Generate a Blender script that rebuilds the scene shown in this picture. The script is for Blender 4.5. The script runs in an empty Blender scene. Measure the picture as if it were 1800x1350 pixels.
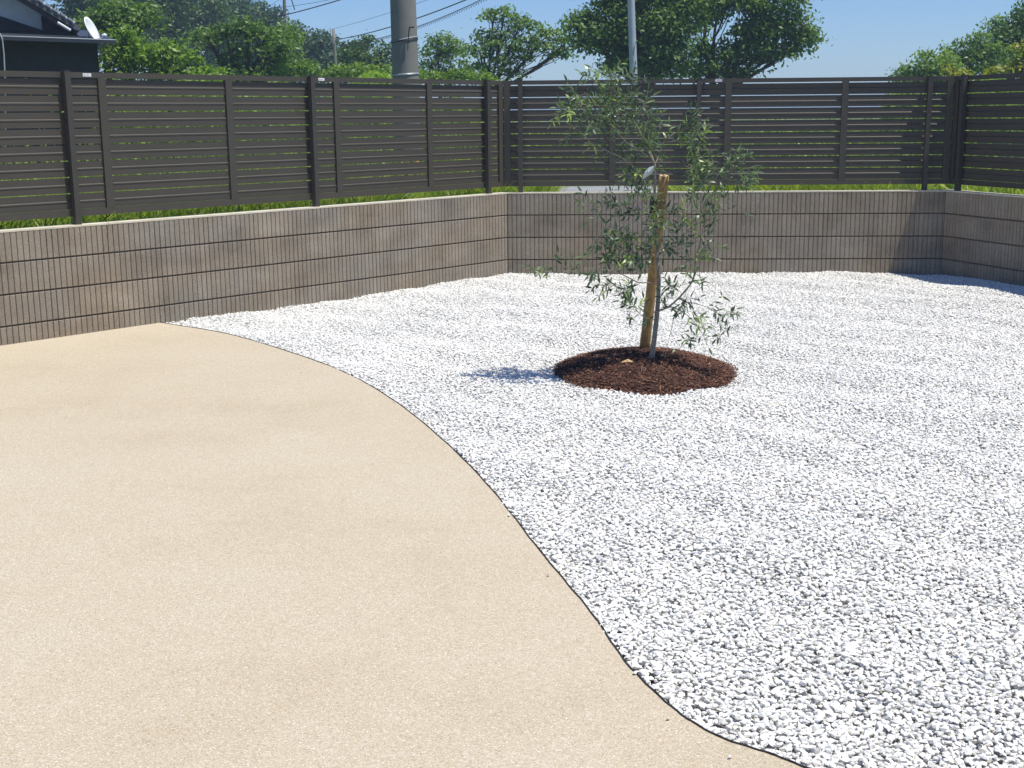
import bpy, bmesh, math, random
import numpy as np
from mathutils import Vector, Matrix
from math import radians as R, sin, cos, tan, pi

SC = bpy.context.scene
COL = SC.collection
rng = np.random.default_rng(7)
random.seed(7)

# ------------------------------------------------------------------ camera
FPX, PIT, ROL, CAMH = 2246.94, 0.2074, 0.0089, 1.3948
cd = bpy.data.cameras.new('camera'); cam = bpy.data.objects.new('camera', cd); COL.objects.link(cam)
cd.sensor_width = 36.0; cd.lens = FPX / 1800 * 36; cd.clip_start = 0.05; cd.clip_end = 6000
_r0 = Vector((1, 0, 0)); _u0 = Vector((0, sin(PIT), cos(PIT))); _f = Vector((0, cos(PIT), -sin(PIT)))
_r = _r0 * cos(ROL) - _u0 * sin(ROL); _u = _r0 * sin(ROL) + _u0 * cos(ROL)
m = Matrix.Identity(4)
for i in range(3):
    m[i][0] = _r[i]; m[i][1] = _u[i]; m[i][2] = -_f[i]
m[0][3], m[1][3], m[2][3] = 0, 0, CAMH
cam.matrix_world = m
SC.camera = cam

# ------------------------------------------------------------------ light
SUN_HEAD, SUN_EL = 110.0, 69.0
world = bpy.data.worlds.new('World'); SC.world = world; world.use_nodes = True
wn = world.node_tree; wn.nodes.clear()
sky = wn.nodes.new('ShaderNodeTexSky'); sky.sky_type = 'NISHITA'; sky.sun_disc = False
sky.sun_elevation = R(SUN_EL); sky.sun_rotation = R(SUN_HEAD)
sky.altitude = 0; sky.air_density = 1.0; sky.dust_density = 0.0; sky.ozone_density = 6.0
bg = wn.nodes.new('ShaderNodeBackground'); bg.inputs[1].default_value = 0.11
wo = wn.nodes.new('ShaderNodeOutputWorld')
hs = wn.nodes.new('ShaderNodeMix'); hs.data_type = 'RGBA'; hs.blend_type = 'MULTIPLY'; hs.inputs[0].default_value = 1; hs.inputs[7].default_value = (.72, .84, 1.07, 1)
wn.links.new(sky.outputs[0], hs.inputs[6]); wn.links.new(hs.outputs[2], bg.inputs[0]); wn.links.new(bg.outputs[0], wo.inputs[0])
sd = bpy.data.lights.new('sun', 'SUN'); sd.energy = 4.8; sd.angle = R(0.5); sd.color = (1.0, 0.955, 0.87)
sun = bpy.data.objects.new('sun', sd); COL.objects.link(sun)
S = Vector((sin(R(SUN_HEAD)) * cos(R(SUN_EL)), cos(R(SUN_HEAD)) * cos(R(SUN_EL)), sin(R(SUN_EL))))
sun.rotation_mode = 'QUATERNION'; sun.rotation_quaternion = S.to_track_quat('Z', 'Y'); sun.location = (6, -4, 12)
vs = SC.view_settings; vs.view_transform = 'Standard'; vs.look = 'None'; vs.exposure = 0.08; vs.gamma = 1.0
SC.cycles.max_bounces = 8; SC.cycles.diffuse_bounces = 4; SC.cycles.transparent_max_bounces = 4

# ------------------------------------------------------------------ helpers
def ray(px, py):
    a = px - 900; b = 675 - py
    u = cos(ROL) * a + sin(ROL) * b; v = -sin(ROL) * a + cos(ROL) * b
    return Vector((u, FPX * cos(PIT) + v * sin(PIT), -FPX * sin(PIT) + v * cos(PIT)))
def at(px, py, Y):            # a point of the place: seen along this direction, Y metres in front
    d = ray(px, py); return Vector((0, 0, CAMH)) + d * (Y / d.y)
def onz(px, py, z=0.0):
    d = ray(px, py); return Vector((0, 0, CAMH)) + d * ((z - CAMH) / d.z)

def tag(o, label=None, cat=None, group=None, kind=None):
    if label: o['label'] = label
    if cat: o['category'] = cat
    if group: o['group'] = group
    if kind: o['kind'] = kind
    return o
def empty(name, loc, label, cat, group=None):
    o = bpy.data.objects.new(name, None); COL.objects.link(o); o.location = loc; o.empty_display_size = .2
    return tag(o, label, cat, group)
def mesh_obj(name, verts, faces, mat, parent=None, smooth=False):
    me = bpy.data.meshes.new(name)
    if parent is not None:
        off = parent.matrix_world.translation if parent.parent is None else parent.parent.location + parent.location
        off = wloc(parent)
        verts = [(v[0] - off[0], v[1] - off[1], v[2] - off[2]) for v in verts]
    me.from_pydata([tuple(v) for v in verts], [], faces)
    me.materials.append(mat)
    if smooth: me.polygons.foreach_set('use_smooth', [True] * len(me.polygons))
    me.update()
    o = bpy.data.objects.new(name, me); COL.objects.link(o)
    if parent is not None: o.parent = parent
    return o
def wloc(o):
    l = o.location.copy()
    while o.parent is not None:
        o = o.parent; l = l + o.location
    return l
def np_mesh(name, V, Fq, mat, parent=None, tone=None, nv=4):
    """V (n,3), Fq (m,nv) -> one mesh object, optional per-face tone attribute"""
    me = bpy.data.meshes.new(name)
    V = np.asarray(V, dtype=np.float32)
    if parent is not None: V = V - np.array(wloc(parent), dtype=np.float32)
    Fq = np.asarray(Fq, dtype=np.int32)
    me.vertices.add(len(V)); me.vertices.foreach_set('co', V.ravel())
    me.loops.add(Fq.size); me.loops.foreach_set('vertex_index', Fq.ravel())
    me.polygons.add(len(Fq)); me.polygons.foreach_set('loop_start', np.arange(0, Fq.size, nv, dtype=np.int32))
    me.polygons.foreach_set('loop_total', np.full(len(Fq), nv, dtype=np.int32))
    me.update(calc_edges=True)
    if tone is not None:
        at_ = me.attributes.new('tone', 'FLOAT', 'FACE'); at_.data.foreach_set('value', np.asarray(tone, dtype=np.float32))
    me.materials.append(mat)
    o = bpy.data.objects.new(name, me); COL.objects.link(o)
    if parent is not None: o.parent = parent
    return o

class MB:
    def __init__(s): s.v = []; s.f = []
    def add(s, vs, fs):
        k = len(s.v); s.v += [tuple(v) for v in vs]; s.f += [tuple(i + k for i in f) for f in fs]
    def hexa(s, c):   # 8 corners: bottom 4 ccw, top 4 ccw
        s.add(c, [(3, 2, 1, 0), (4, 5, 6, 7), (0, 1, 5, 4), (1, 2, 6, 5), (2, 3, 7, 6), (3, 0, 4, 7)])
    def box(s, x0, x1, y0, y1, z0, z1):
        s.hexa([(x0, y0, z0), (x1, y0, z0), (x1, y1, z0), (x0, y1, z0), (x0, y0, z1), (x1, y0, z1), (x1, y1, z1), (x0, y1, z1)])
    def tube(s, pts, rad, n=8, cap=True):
        pts = [Vector(p) for p in pts]
        if not hasattr(rad, '__len__'): rad = [rad] * len(pts)
        rings = []
        up = Vector((0, 0, 1))
        prev = None
        for i, p in enumerate(pts):
            d = (pts[min(i + 1, len(pts) - 1)] - pts[max(i - 1, 0)])
            if d.length < 1e-9: d = Vector((0, 0, 1))
            d.normalize()
            if prev is None:
                a = d.cross(up if abs(d.z) < .95 else Vector((1, 0, 0))).normalized()
            else:
                a = (prev - d * prev.dot(d))
                a = a.normalized() if a.length > 1e-6 else d.orthogonal().normalized()
            prev = a; b = d.cross(a)
            rings.append([p + (a * cos(2 * pi * k / n) + b * sin(2 * pi * k / n)) * rad[i] for k in range(n)])
        vs = [v for r_ in rings for v in r_]; fs = []
        for i in range(len(pts) - 1):
            for k in range(n):
                a0 = i * n + k; a1 = i * n + (k + 1) % n
                fs.append((a0, a1, a1 + n, a0 + n))
        if cap:
            fs.append(tuple(range(n - 1, -1, -1))); fs.append(tuple(range((len(pts) - 1) * n, len(pts) * n)))
        s.add(vs, fs)
    def build(s, name, mat, parent=None, smooth=False): return mesh_obj(name, s.v, s.f, mat, parent, smooth)

# ------------------------------------------------------------------ materials
def newmat(name):
    m = bpy.data.materials.new(name); m.use_nodes = True
    nt = m.node_tree; nt.nodes.clear()
    out = nt.nodes.new('ShaderNodeOutputMaterial'); b = nt.nodes.new('ShaderNodeBsdfPrincipled')
    nt.links.new(b.outputs[0], out.inputs[0])
    return m, nt, b, out
def N(nt, t, **kw):
    n = nt.nodes.new(t)
    for k, v in kw.items():
        if k.startswith('i_'): n.inputs[k[2:].replace('_', ' ')].default_value = v
        else: setattr(n, k, v)
    return n
def ramp(nt, src, stops, interp='LINEAR'):
    r_ = nt.nodes.new('ShaderNodeValToRGB'); r_.color_ramp.interpolation = interp
    e = r_.color_ramp.elements
    while len(e) < len(stops): e.new(.5)
    for el, (p, c) in zip(e, stops):
        el.position = p; el.color = (c[0], c[1], c[2], 1) if hasattr(c, '__len__') else (c, c, c, 1)
    nt.links.new(src, r_.inputs[0]); return r_
def mixc(nt, fac, a, b, mode='MIX'):
    n = nt.nodes.new('ShaderNodeMix'); n.data_type = 'RGBA'; n.blend_type = mode
    for k, v in ((0, fac), (6, a), (7, b)):
        if hasattr(v, 'is_linked') or isinstance(v, bpy.types.NodeSocket): nt.links.new(v, n.inputs[k])
        elif k == 0: n.inputs[0].default_value = v
        else: n.inputs[k].default_value = (v[0], v[1], v[2], 1)
    return n.outputs[2]
def objco(nt): return N(nt, 'ShaderNodeTexCoord').outputs['Object']
def geopos(nt): return N(nt, 'ShaderNodeNewGeometry').outputs['Position']
def noise(nt, co, scale, detail=3, rough=.55, out='Fac'):
    n = N(nt, 'ShaderNodeTexNoise', i_Scale=scale, i_Detail=detail, i_Roughness=rough)
    nt.links.new(co, n.inputs['Vector']); return n.outputs[out]
def bump(nt, b, h, strength=.3, dist=.01):
    n = N(nt, 'ShaderNodeBump', i_Strength=strength, i_Distance=dist)
    nt.links.new(h, n.inputs['Height']); nt.links.new(n.outputs[0], b.inputs['Normal']); return n
def simple(name, col, rough=.6, var=.15, scale=8., metallic=0., bmp=0.1):
    m, nt, b, _ = newmat(name)
    co = geopos(nt)
    nz = noise(nt, co, scale, 5)
    lo = [c * (1 - var) for c in col]; hi = [min(1, c * (1 + var)) for c in col]
    r_ = ramp(nt, nz, [(.3, lo), (.7, hi)])
    nt.links.new(r_.outputs[0], b.inputs['Base Color'])
    b.inputs['Roughness'].default_value = rough; b.inputs['Metallic'].default_value = metallic
    if bmp: bump(nt, b, noise(nt, co, scale * 12, 3), bmp, .004)
    return m

def leafmat(name, c0, c1, c2, trans=.35, gloss=.45):
    m, nt, b, out = newmat(name)
    a = N(nt, 'ShaderNodeAttribute', attribute_name='tone')
    r_ = ramp(nt, a.outputs['Fac'], [(0, c0), (.5, c1), (1, c2)])
    nt.links.new(r_.outputs[0], b.inputs['Base Color'])
    b.inputs['Roughness'].default_value = gloss; b.inputs['Specular IOR Level'].default_value = .35
    tr = N(nt, 'ShaderNodeBsdfTranslucent')
    yc = mixc(nt, 1.0, r_.outputs[0], (1.25, 1.35, .5), 'MULTIPLY')
    nt.links.new(yc, tr.inputs[0])
    mx = N(nt, 'ShaderNodeMixShader'); mx.inputs[0].default_value = trans
    nt.links.new(b.outputs[0], mx.inputs[1]); nt.links.new(tr.outputs[0], mx.inputs[2]); nt.links.new(mx.outputs[0], out.inputs[0])
    return m

M = {}
# gravel stone
m_, nt, b, _ = newmat('white_marble_chips')
oi = N(nt, 'ShaderNodeObjectInfo')
r_ = ramp(nt, oi.outputs['Random'], [(0, (.40, .395, .37)), (.02, (.55, .54, .50)), (.06, (.72, .705, .65)), (.3, (.83, .82, .775)), (.75, (.88, .865, .815)), (.95, (.87, .84, .765)), (1, (.80, .745, .64))])
nz = noise(nt, objco(nt), 60, 4)
vein = ramp(nt, nz, [(.35, .92), (.6, 1.0)])
big = noise(nt, geopos(nt), .9, 3)
bigr = ramp(nt, big, [(.35, (.93, .935, .94)), (.65, (1, 1, 1))])
c = mixc(nt, 1.0, r_.outputs[0], vein.outputs[0], 'MULTIPLY'); c = mixc(nt, 1.0, c, bigr.outputs[0], 'MULTIPLY')
nt.links.new(c, b.inputs['Base Color']); b.inputs['Roughness'].default_value = .75
M['stone'] = m_
M['gravelbed'] = simple('gravel_bed', (.45, .44, .41), .9, .3, 90, bmp=.6)
# paving: fine beige aggregate
m_, nt, b, _ = newmat('beige_aggregate_paving')
co = geopos(nt)
v1 = N(nt, 'ShaderNodeTexVoronoi', i_Scale=330.0); nt.links.new(co, v1.inputs['Vector'])
sep = N(nt, 'ShaderNodeSeparateColor'); nt.links.new(v1.outputs['Color'], sep.inputs[0])
grain = ramp(nt, sep.outputs[0], [(0, (.36, .285, .20)), (.06, (.47, .39, .28)), (.3, (.535, .450, .318)), (.7, (.582, .502, .368)), (.94, (.66, .59, .46)), (1, (.8, .76, .70))])
n1 = noise(nt, co, .75, 6, .68); blot = ramp(nt, n1, [(.32, (.90, .88, .835)), (.48, (.98, .97, .945)), (.62, (1.0, 1.005, 1.01)), (.75, (1.02, 1.03, 1.06))])
n2 = noise(nt, co, 40, 5, .75); mid = ramp(nt, n2, [(.28, .86), (.42, 1.0), (.7, 1.03)])
dsp = noise(nt, co, 110, 3, .6); drk = ramp(nt, dsp, [(.27, .62), (.36, 1.0), (.68, 1.0), (.76, 1.14)])
c = mixc(nt, 1., grain.outputs[0], blot.outputs[0], 'MULTIPLY'); c = mixc(nt, 1., c, mid.outputs[0], 'MULTIPLY'); c = mixc(nt, 1., c, drk.outputs[0], 'MULTIPLY')
nt.links.new(c, b.inputs['Base Color']); b.inputs['Roughness'].default_value = .8
ad = N(nt, 'ShaderNodeMath', operation='MULTIPLY'); nt.links.new(v1.outputs['Distance'], ad.inputs[0]); ad.inputs[1].default_value = -1
bump(nt, b, ad.outputs[0], .55, .003)
M['paving'] = m_
# block wall
m_, nt, b, _ = newmat('ribbed_concrete_block')
uv = N(nt, 'ShaderNodeUVMap', uv_map='blk')
sx = N(nt, 'ShaderNodeSeparateXYZ'); nt.links.new(uv.outputs[0], sx.inputs[0])
def flr(s, d):
    q = N(nt, 'ShaderNodeMath', operation='DIVIDE'); nt.links.new(s, q.inputs[0]); q.inputs[1].default_value = d
    g = N(nt, 'ShaderNodeMath', operation='FLOOR'); nt.links.new(q.outputs[0], g.inputs[0]); return g.outputs[0]
cb = N(nt, 'ShaderNodeCombineXYZ'); nt.links.new(flr(sx.outputs[0], .4), cb.inputs[0]); nt.links.new(flr(sx.outputs[1], .2), cb.inputs[1])
wnz = N(nt, 'ShaderNodeTexWhiteNoise', noise_dimensions='2D'); nt.links.new(cb.outputs[0], wnz.inputs[0])
cr_ = N(nt, 'ShaderNodeCombineXYZ'); nt.links.new(flr(sx.outputs[0], .04), cr_.inputs[0]); nt.links.new(flr(sx.outputs[1], .2), cr_.inputs[1])
wn2 = N(nt, 'ShaderNodeTexWhiteNoise', noise_dimensions='2D'); nt.links.new(cr_.outputs[0], wn2.inputs[0])
mp = N(nt, 'ShaderNodeMapping'); nt.links.new(uv.outputs[0], mp.inputs[0]); mp.inputs['Scale'].default_value = (1.0, 1.5, 1)
bl = noise(nt, mp.outputs[0], 3.2, 3, .5)
bl2 = noise(nt, mp.outputs[0], 1.3, 2, .5)
tonec = ramp(nt, bl, [(.18, (.175, .152, .120)), (.40, (.268, .228, .176)), (.60, (.308, .268, .212)), (.82, (.37, .335, .278))])
brown = ramp(nt, bl2, [(.35, (.97, .985, 1.01)), (.65, (1.06, 1.0, .91))])
bt = ramp(nt, wnz.outputs[0], [(0, .94), (1, 1.05)]); rt = ramp(nt, wn2.outputs[0], [(0, .93), (1, 1.06)])
c = mixc(nt, 1., tonec.outputs[0], brown.outputs[0], 'MULTIPLY'); c = mixc(nt, 1., c, bt.outputs[0], 'MULTIPLY'); c = mixc(nt, 1., c, rt.outputs[0], 'MULTIPLY')
gp = geopos(nt)
sp = noise(nt, gp, 150, 3, .7); fle = ramp(nt, sp, [(.34, .62), (.46, 1.0), (.58, 1.0), (.68, 1.7)])
c = mixc(nt, 1., c, fle.outputs[0], 'MULTIPLY')
nt.links.new(c, b.inputs['Base Color']); b.inputs['Roughness'].default_value = .92
bump(nt, b, noise(nt, gp, 160, 5, .7), .8, .004)
M['block'] = m_
M['mortar'] = simple('mortar', (.10, .08, .06), .95, .2, 30)
M['coping'] = simple('coping_mortar', (.62, .57, .43), .9, .14, 9)
M['fence'] = simple('fence_aluminium', (.060, .053, .039), .6, .05, 5, bmp=0)
M['post'] = simple('fence_post_aluminium', (.052, .047, .037), .6, .05, 5, bmp=0)
M['sticker'] = simple('white_sticker', (.8, .8, .8), .4, .05, 60, bmp=0)
M['ink'] = simple('sticker_ink', (.12, .13, .15), .5, .1, 60, bmp=0)
M['edging'] = simple('black_plastic_edging', (.02, .022, .026), .5, .2, 20)
M['bark'] = simple('olive_bark', (.27, .25, .21), .9, .35, 90, bmp=.6)
M['twig'] = simple('olive_twig', (.25, .225, .155), .8, .25, 60, bmp=0)
m_, nt, b, _ = newmat('yellow_pine_stake')
co = objco(nt); mp = N(nt, 'ShaderNodeMapping'); nt.links.new(co, mp.inputs[0]); mp.inputs['Scale'].default_value = (1, 1, .06)
g = noise(nt, mp.outputs[0], 110, 5, .65); kn = noise(nt, co, 14, 3)
rr = ramp(nt, g, [(.25, (.19, .105, .035)), (.45, (.40, .24, .08)), (.7, (.54, .35, .13))])
kr = ramp(nt, kn, [(.35, .72), (.55, 1.0)])
nt.links.new(mixc(nt, 1., rr.outputs[0], kr.outputs[0], 'MULTIPLY'), b.inputs['Base Color']); b.inputs['Roughness'].default_value = .75
bump(nt, b, g, .4, .003); M['stake'] = m_
M['endgrain'] = simple('stake_end_grain', (.62, .42, .20), .85, .25, 120)
M['palm'] = simple('palm_fibre_wrap', (.055, .038, .026), 1., .5, 160, bmp=1.)
M['rope'] = simple('hemp_twine', (.42, .26, .12), .95, .25, 200)
m_, nt, b, _ = newmat('bark_chips')
a = N(nt, 'ShaderNodeAttribute', attribute_name='tone')
rr = ramp(nt, a.outputs['Fac'], [(0, (.035, .016, .010)), (.4, (.105, .043, .025)), (.75, (.22, .095, .053)), (.95, (.42, .23, .13)), (1, (.55, .36, .22))])
nt.links.new(rr.outputs[0], b.inputs['Base Color']); b.inputs['Roughness'].default_value = .85; M['chips'] = m_
M['mulch'] = simple('mulch_soil', (.055, .020, .012), .95, .5, 70, bmp=1.)
M['olive'] = leafmat('olive_leaves', (.030, .064, .036), (.115, .180, .095), (.36, .48, .13), .24, .34)
M['tagmat'] = simple('grey_green_sheet', (.38, .46, .42), .5, .1, 30, bmp=0)
M['concpole'] = simple('concrete_pole', (.215, .207, .185), .85, .14, 3, bmp=.3)
M['steel'] = simple('galvanised_steel', (.52, .54, .56), .45, .12, 6, metallic=.3)
M['darksteel'] = simple('dark_steel', (.05, .05, .05), .5, .2, 10)
M['wood'] = simple('weathered_wood', (.22, .21, .19), .9, .25, 9)
M['wire'] = simple('wire_sheath', (.03, .035, .045), .6, .1, 5, bmp=0)
M['yellow'] = simple('hazard_yellow', (.75, .50, .04), .5, .1, 10, bmp=0)
M['black'] = simple('hazard_black', (.02, .02, .02), .5, .1, 10, bmp=0)
M['darkwall'] = simple('charred_board_wall', (.022, .021, .026), .7, .3, 3)
M['plaster'] = simple('white_plaster', (.85, .85, .86), .9, .12, 2.5)
M['tile'] = simple('grey_roof_tile', (.13, .145, .165), .5, .25, 4)
M['tileend'] = simple('roof_tile_end', (.42, .46, .50), .4, .25, 8)
M['eave'] = simple('brown_eave_board', (.075, .055, .055), .8, .2, 6)
M['flash'] = simple('roof_edge_metal', (.035, .042, .055), .45, .15, 4)
M['dish'] = simple('dish_white', (.82, .83, .80), .45, .03, 4, bmp=0)
M['conc'] = simple('concrete', (.27, .275, .275), .9, .2, 3)
M['trunk'] = simple('tree_bark', (.075, .06, .048), .95, .3, 8)
m_, nt, b, _ = newmat('rough_grass_ground')
co = geopos(nt); g1 = noise(nt, co, .35, 6, .65); g2 = noise(nt, co, 9, 5, .7)
rr = ramp(nt, g1, [(.3, (.09, .14, .025)), (.5, (.17, .23, .045)), (.7, (.28, .27, .09))]); r2 = ramp(nt, g2, [(.3, .6), (.7, 1.25)])
nt.links.new(mixc(nt, 1., rr.outputs[0], r2.outputs[0], 'MULTIPLY'), b.inputs['Base Color']); b.inputs['Roughness'].default_value = 1
bump(nt, b, g2, 1., .1); M['ground'] = m_
M['grass'] = leafmat('grass_blades', (.10, .17, .02), (.27, .38, .05), (.56, .58, .16), .45, .5)

# ------------------------------------------------------------------ layout of the walls (metres)
CX, CY = -0.0272, 11.5326
AL, AB, LB, AR = 0.7265, 1.6265, 3.8527, 2.8028
ZC, ZT, ZB = 0.7157, 1.6919, 0.7675
dL = Vector((-sin(AL), -cos(AL), 0)); nL = Vector((-cos(AL), sin(AL), 0)); oL = Vector((CX, CY, 0))
dB = Vector((sin(AB), cos(AB), 0)); nB = Vector((-cos(AB), sin(AB), 0))
oR = oL + dB * LB; dR = Vector((sin(AR), cos(AR), 0)); nR = Vector((-cos(AR), sin(AR), 0))
K1 = tan((AB - AL) / 2); K2 = tan((AR - AB) / 2)          # mitres at the two corners
RUN = {'L': (oL, dL, nL, 0.0, 12.5, K1, 0), 'B': (oL, dB, nB, 0.0, LB, K1, K2), 'R': (oR, dR, nR, 0.0, 10.5, K2, 0)}
def tp(w, t, off, z):
    o, d, n = RUN[w][:3]; q = o + d * t + n * off; return Vector((q.x, q.y, z))
def wbox(mb, w, t0, t1, o0, o1, z0, z1, m0=0, m1=0):
    """box along a wall; m0/m1 = mitre factors at its ends"""
    c = []
    for z in (z0, z1):
        c += [tp(w, t0 - m0 * o0, o0, z), tp(w, t1 + m1 * o0, o0, z), tp(w, t1 + m1 * o1, o1, z), tp(w, t0 - m0 * o1, o1, z)]
    mb.hexa(c)

# ---- ground sheets
far = 1500
g = mesh_obj('ground', [(-far, -far, -.12), (far, -far, -.12), (far, far, -.12), (-far, far, -.12)], [(0, 1, 2, 3)], M['ground']); tag(g, kind='structure')
GZ = 0.46
a0 = tp('L', 12.5, .13, GZ); a1 = tp('L', -K1 * .13, .13, GZ); a2 = tp('R', -K2 * .13, .13, GZ); a3 = tp('R', 10.5, .13, GZ)
gv = [a0, a1, a2, a3, (a3.x, far, GZ), (a2.x, far, GZ), (a1.x, far, GZ), (-far, far, GZ), (-far, a0.y, GZ), (far, a3.y, GZ), (far, far, GZ)]
gf = [(0, 1, 6, 7, 8), (1, 2, 5, 6), (2, 3, 4, 5), (3, 9, 10, 4)]
g = mesh_obj('terrain', gv, gf, M['ground']); tag(g, kind='structure')

# ---- boundary curve between paving and gravel
CP = [(-2.66, 8.98), (-2.356, 8.736), (-1.871, 8.311), (-1.388, 7.684), (-.956, 7.026), (-.616, 6.306), (-.301, 5.431), (-.072, 4.639), (.088, 3.961), (.208, 3.49), (.289, 3.1), (.365, 2.868), (.45, 2.707), (.562, 2.611), (.66, 2.525), (.86, 2.41), (1.1, 2.34), (1.5, 2.27), (2.3, 2.18), (3.6, 2.05), (5.2, 1.9), (7.4, 1.6)]
def catmull(P, n=8):
    out = []
    for i in range(len(P) - 1):
        p0 = Vector(P[max(i - 1, 0)]); p1 = Vector(P[i]); p2 = Vector(P[i + 1]); p3 = Vector(P[min(i + 2, len(P) - 1)])
        for k in range(n):
            t = k / n
            out.append(.5 * ((2 * p1) + (p2 - p0) * t + (2 * p0 - 5 * p1 + 4 * p2 - p3) * t * t + (3 * p1 - p0 - 3 * p2 + p3) * t ** 3))
    out.append(Vector(P[-1])); return out
CV = catmull([(a, b) for a, b in CP])
CVn = np.array([(p.x, p.y) for p in CV])
# paving: strip triangles from the curve to the left wall and behind the camera
lw = [tp('L', t, -.001, 0) for t in (4.2, 12.5)]
pv = [(p.x, p.y, 0.0) for p in CV]
poly = pv + [(7.4, -8, 0), (lw[1].x, -8, 0), (lw[1].x, lw[1].y, 0)]
bm = bmesh.new(); vs_ = [bm.verts.new(p) for p in poly]; f = bm.faces.new(vs_); bmesh.ops.triangulate(bm, faces=[f])
bmesh.ops.recalc_face_normals(bm, faces=bm.faces)
me = bpy.data.meshes.new('paving'); bm.to_mesh(me); bm.free(); me.materials.append(M['paving'])
if me.polygons[0].normal.z < 0: me.flip_normals()
pav = bpy.data.objects.new('paving', me); COL.objects.link(pav); tag(pav, kind='structure')
# edging strip: thin standing band, 4 mm thick, top 6 mm proud
mb = MB(); q = []
for i in range(len(CV)):
    d = (CV[min(i + 1, len(CV) - 1)] - CV[max(i - 1, 0)]).normalized(); nn = Vector((-d.y, d.x))
    if nn.x < 0 and nn.y < 0: nn = -nn
    wob = .0015 * sin(i * 1.7) + .001 * sin(i * .61)
    p = CV[i] + nn * wob
    q.append((p, nn))
for z0, z1, o0, o1 in ((-.05, .0035, .0, .0035),):
    vv = []
    for p, nn in q:
        a = p + nn * o0; b_ = p + nn * o1
        vv += [(a.x, a.y, z0), (b_.x, b_.y, z0), (b_.x, b_.y, z1), (a.x, a.y, z1)]
    ff = []
    for i in range(len(q) - 1):
        for k in range(4):
            ff.append((i * 4 + k, i * 4 + (k + 1) % 4, (i + 1) * 4 + (k + 1) % 4, (i + 1) * 4 + k))
    mb.add(vv, ff)
ed = mb.build('edging_strip', M['edging']); tag(ed, 'thin black plastic edging strip curving between beige paving and white gravel', 'edging strip')

# ---- gravel
def hgt(x, y):
    return .010 * np.sin(1.9 * x + .7) * np.cos(1.3 * y + .4) + .007 * np.sin(4.3 * x - 2.1 * y) + .005 * np.sin(7.7 * y + 3 * x) + .004 * np.sin(13 * x + 9 * y)
def inside(x, y):
    P = np.vstack([CVn, [[tp('R', 10.5, 0, 0).x, 1.6]], [[tp('R', 0, 0, 0).x, tp('R', 0, 0, 0).y]], [[CX, CY]]])
    r_ = np.zeros(len(x), bool); n = len(P); j = n - 1
    for i in range(n):
        xi, yi = P[i]; xj, yj = P[j]
        c_ = ((yi > y) != (yj > y)) & (x < (xj - xi) * (y - yi) / (yj - yi + 1e-12) + xi)
        r_ ^= c_; j = i
    return r_
gx = np.arange(-3, 7.5, .06); gy = np.arange(1.5, 11.8, .06)
XX, YY = np.meshgrid(gx, gy); ins = inside(XX.ravel(), YY.ravel()).reshape(XX.shape)
# bed sheet (kept under the stones and inside the walls)
idx = -np.ones(XX.shape, int); V = []; 
ii = np.argwhere(ins)
for k, (r0, c0) in enumerate(ii): idx[r0, c0] = k
bx_, by_ = XX[ins], YY[ins]; V = np.column_stack([bx_, by_, -.030 + hgt(bx_, by_)])
F = []
for r0, c0 in ii:
    if r0 + 1 < XX.shape[0] and c0 + 1 < XX.shape[1]:
        q4 = (idx[r0, c0], idx[r0, c0 + 1], idx[r0 + 1, c0 + 1], idx[r0 + 1, c0])
        if min(q4) >= 0: F.append(q4)
gb = np_mesh('gravel_bed', V, F, M['gravelbed']); tag(gb, kind='structure')
# a flat sheet 3 cm lower closes the ragged rim of the bed
pl = [(p.x, p.y, -.045) for p in CV] + [(tp('R', 10.5, 0, 0).x, 1.6, -.045), (oR.x, oR.y, -.045), (CX, CY, -.045)]
bm = bmesh.new(); f = bm.faces.new([bm.verts.new(p) for p in pl]); bmesh.ops.triangulate(bm, faces=[f])
me = bpy.data.meshes.new('subsoil'); bm.to_mesh(me); bm.free(); me.materials.append(M['gravelbed'])
o = bpy.data.objects.new('subsoil', me); COL.objects.link(o); tag(o, kind='structure')

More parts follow.
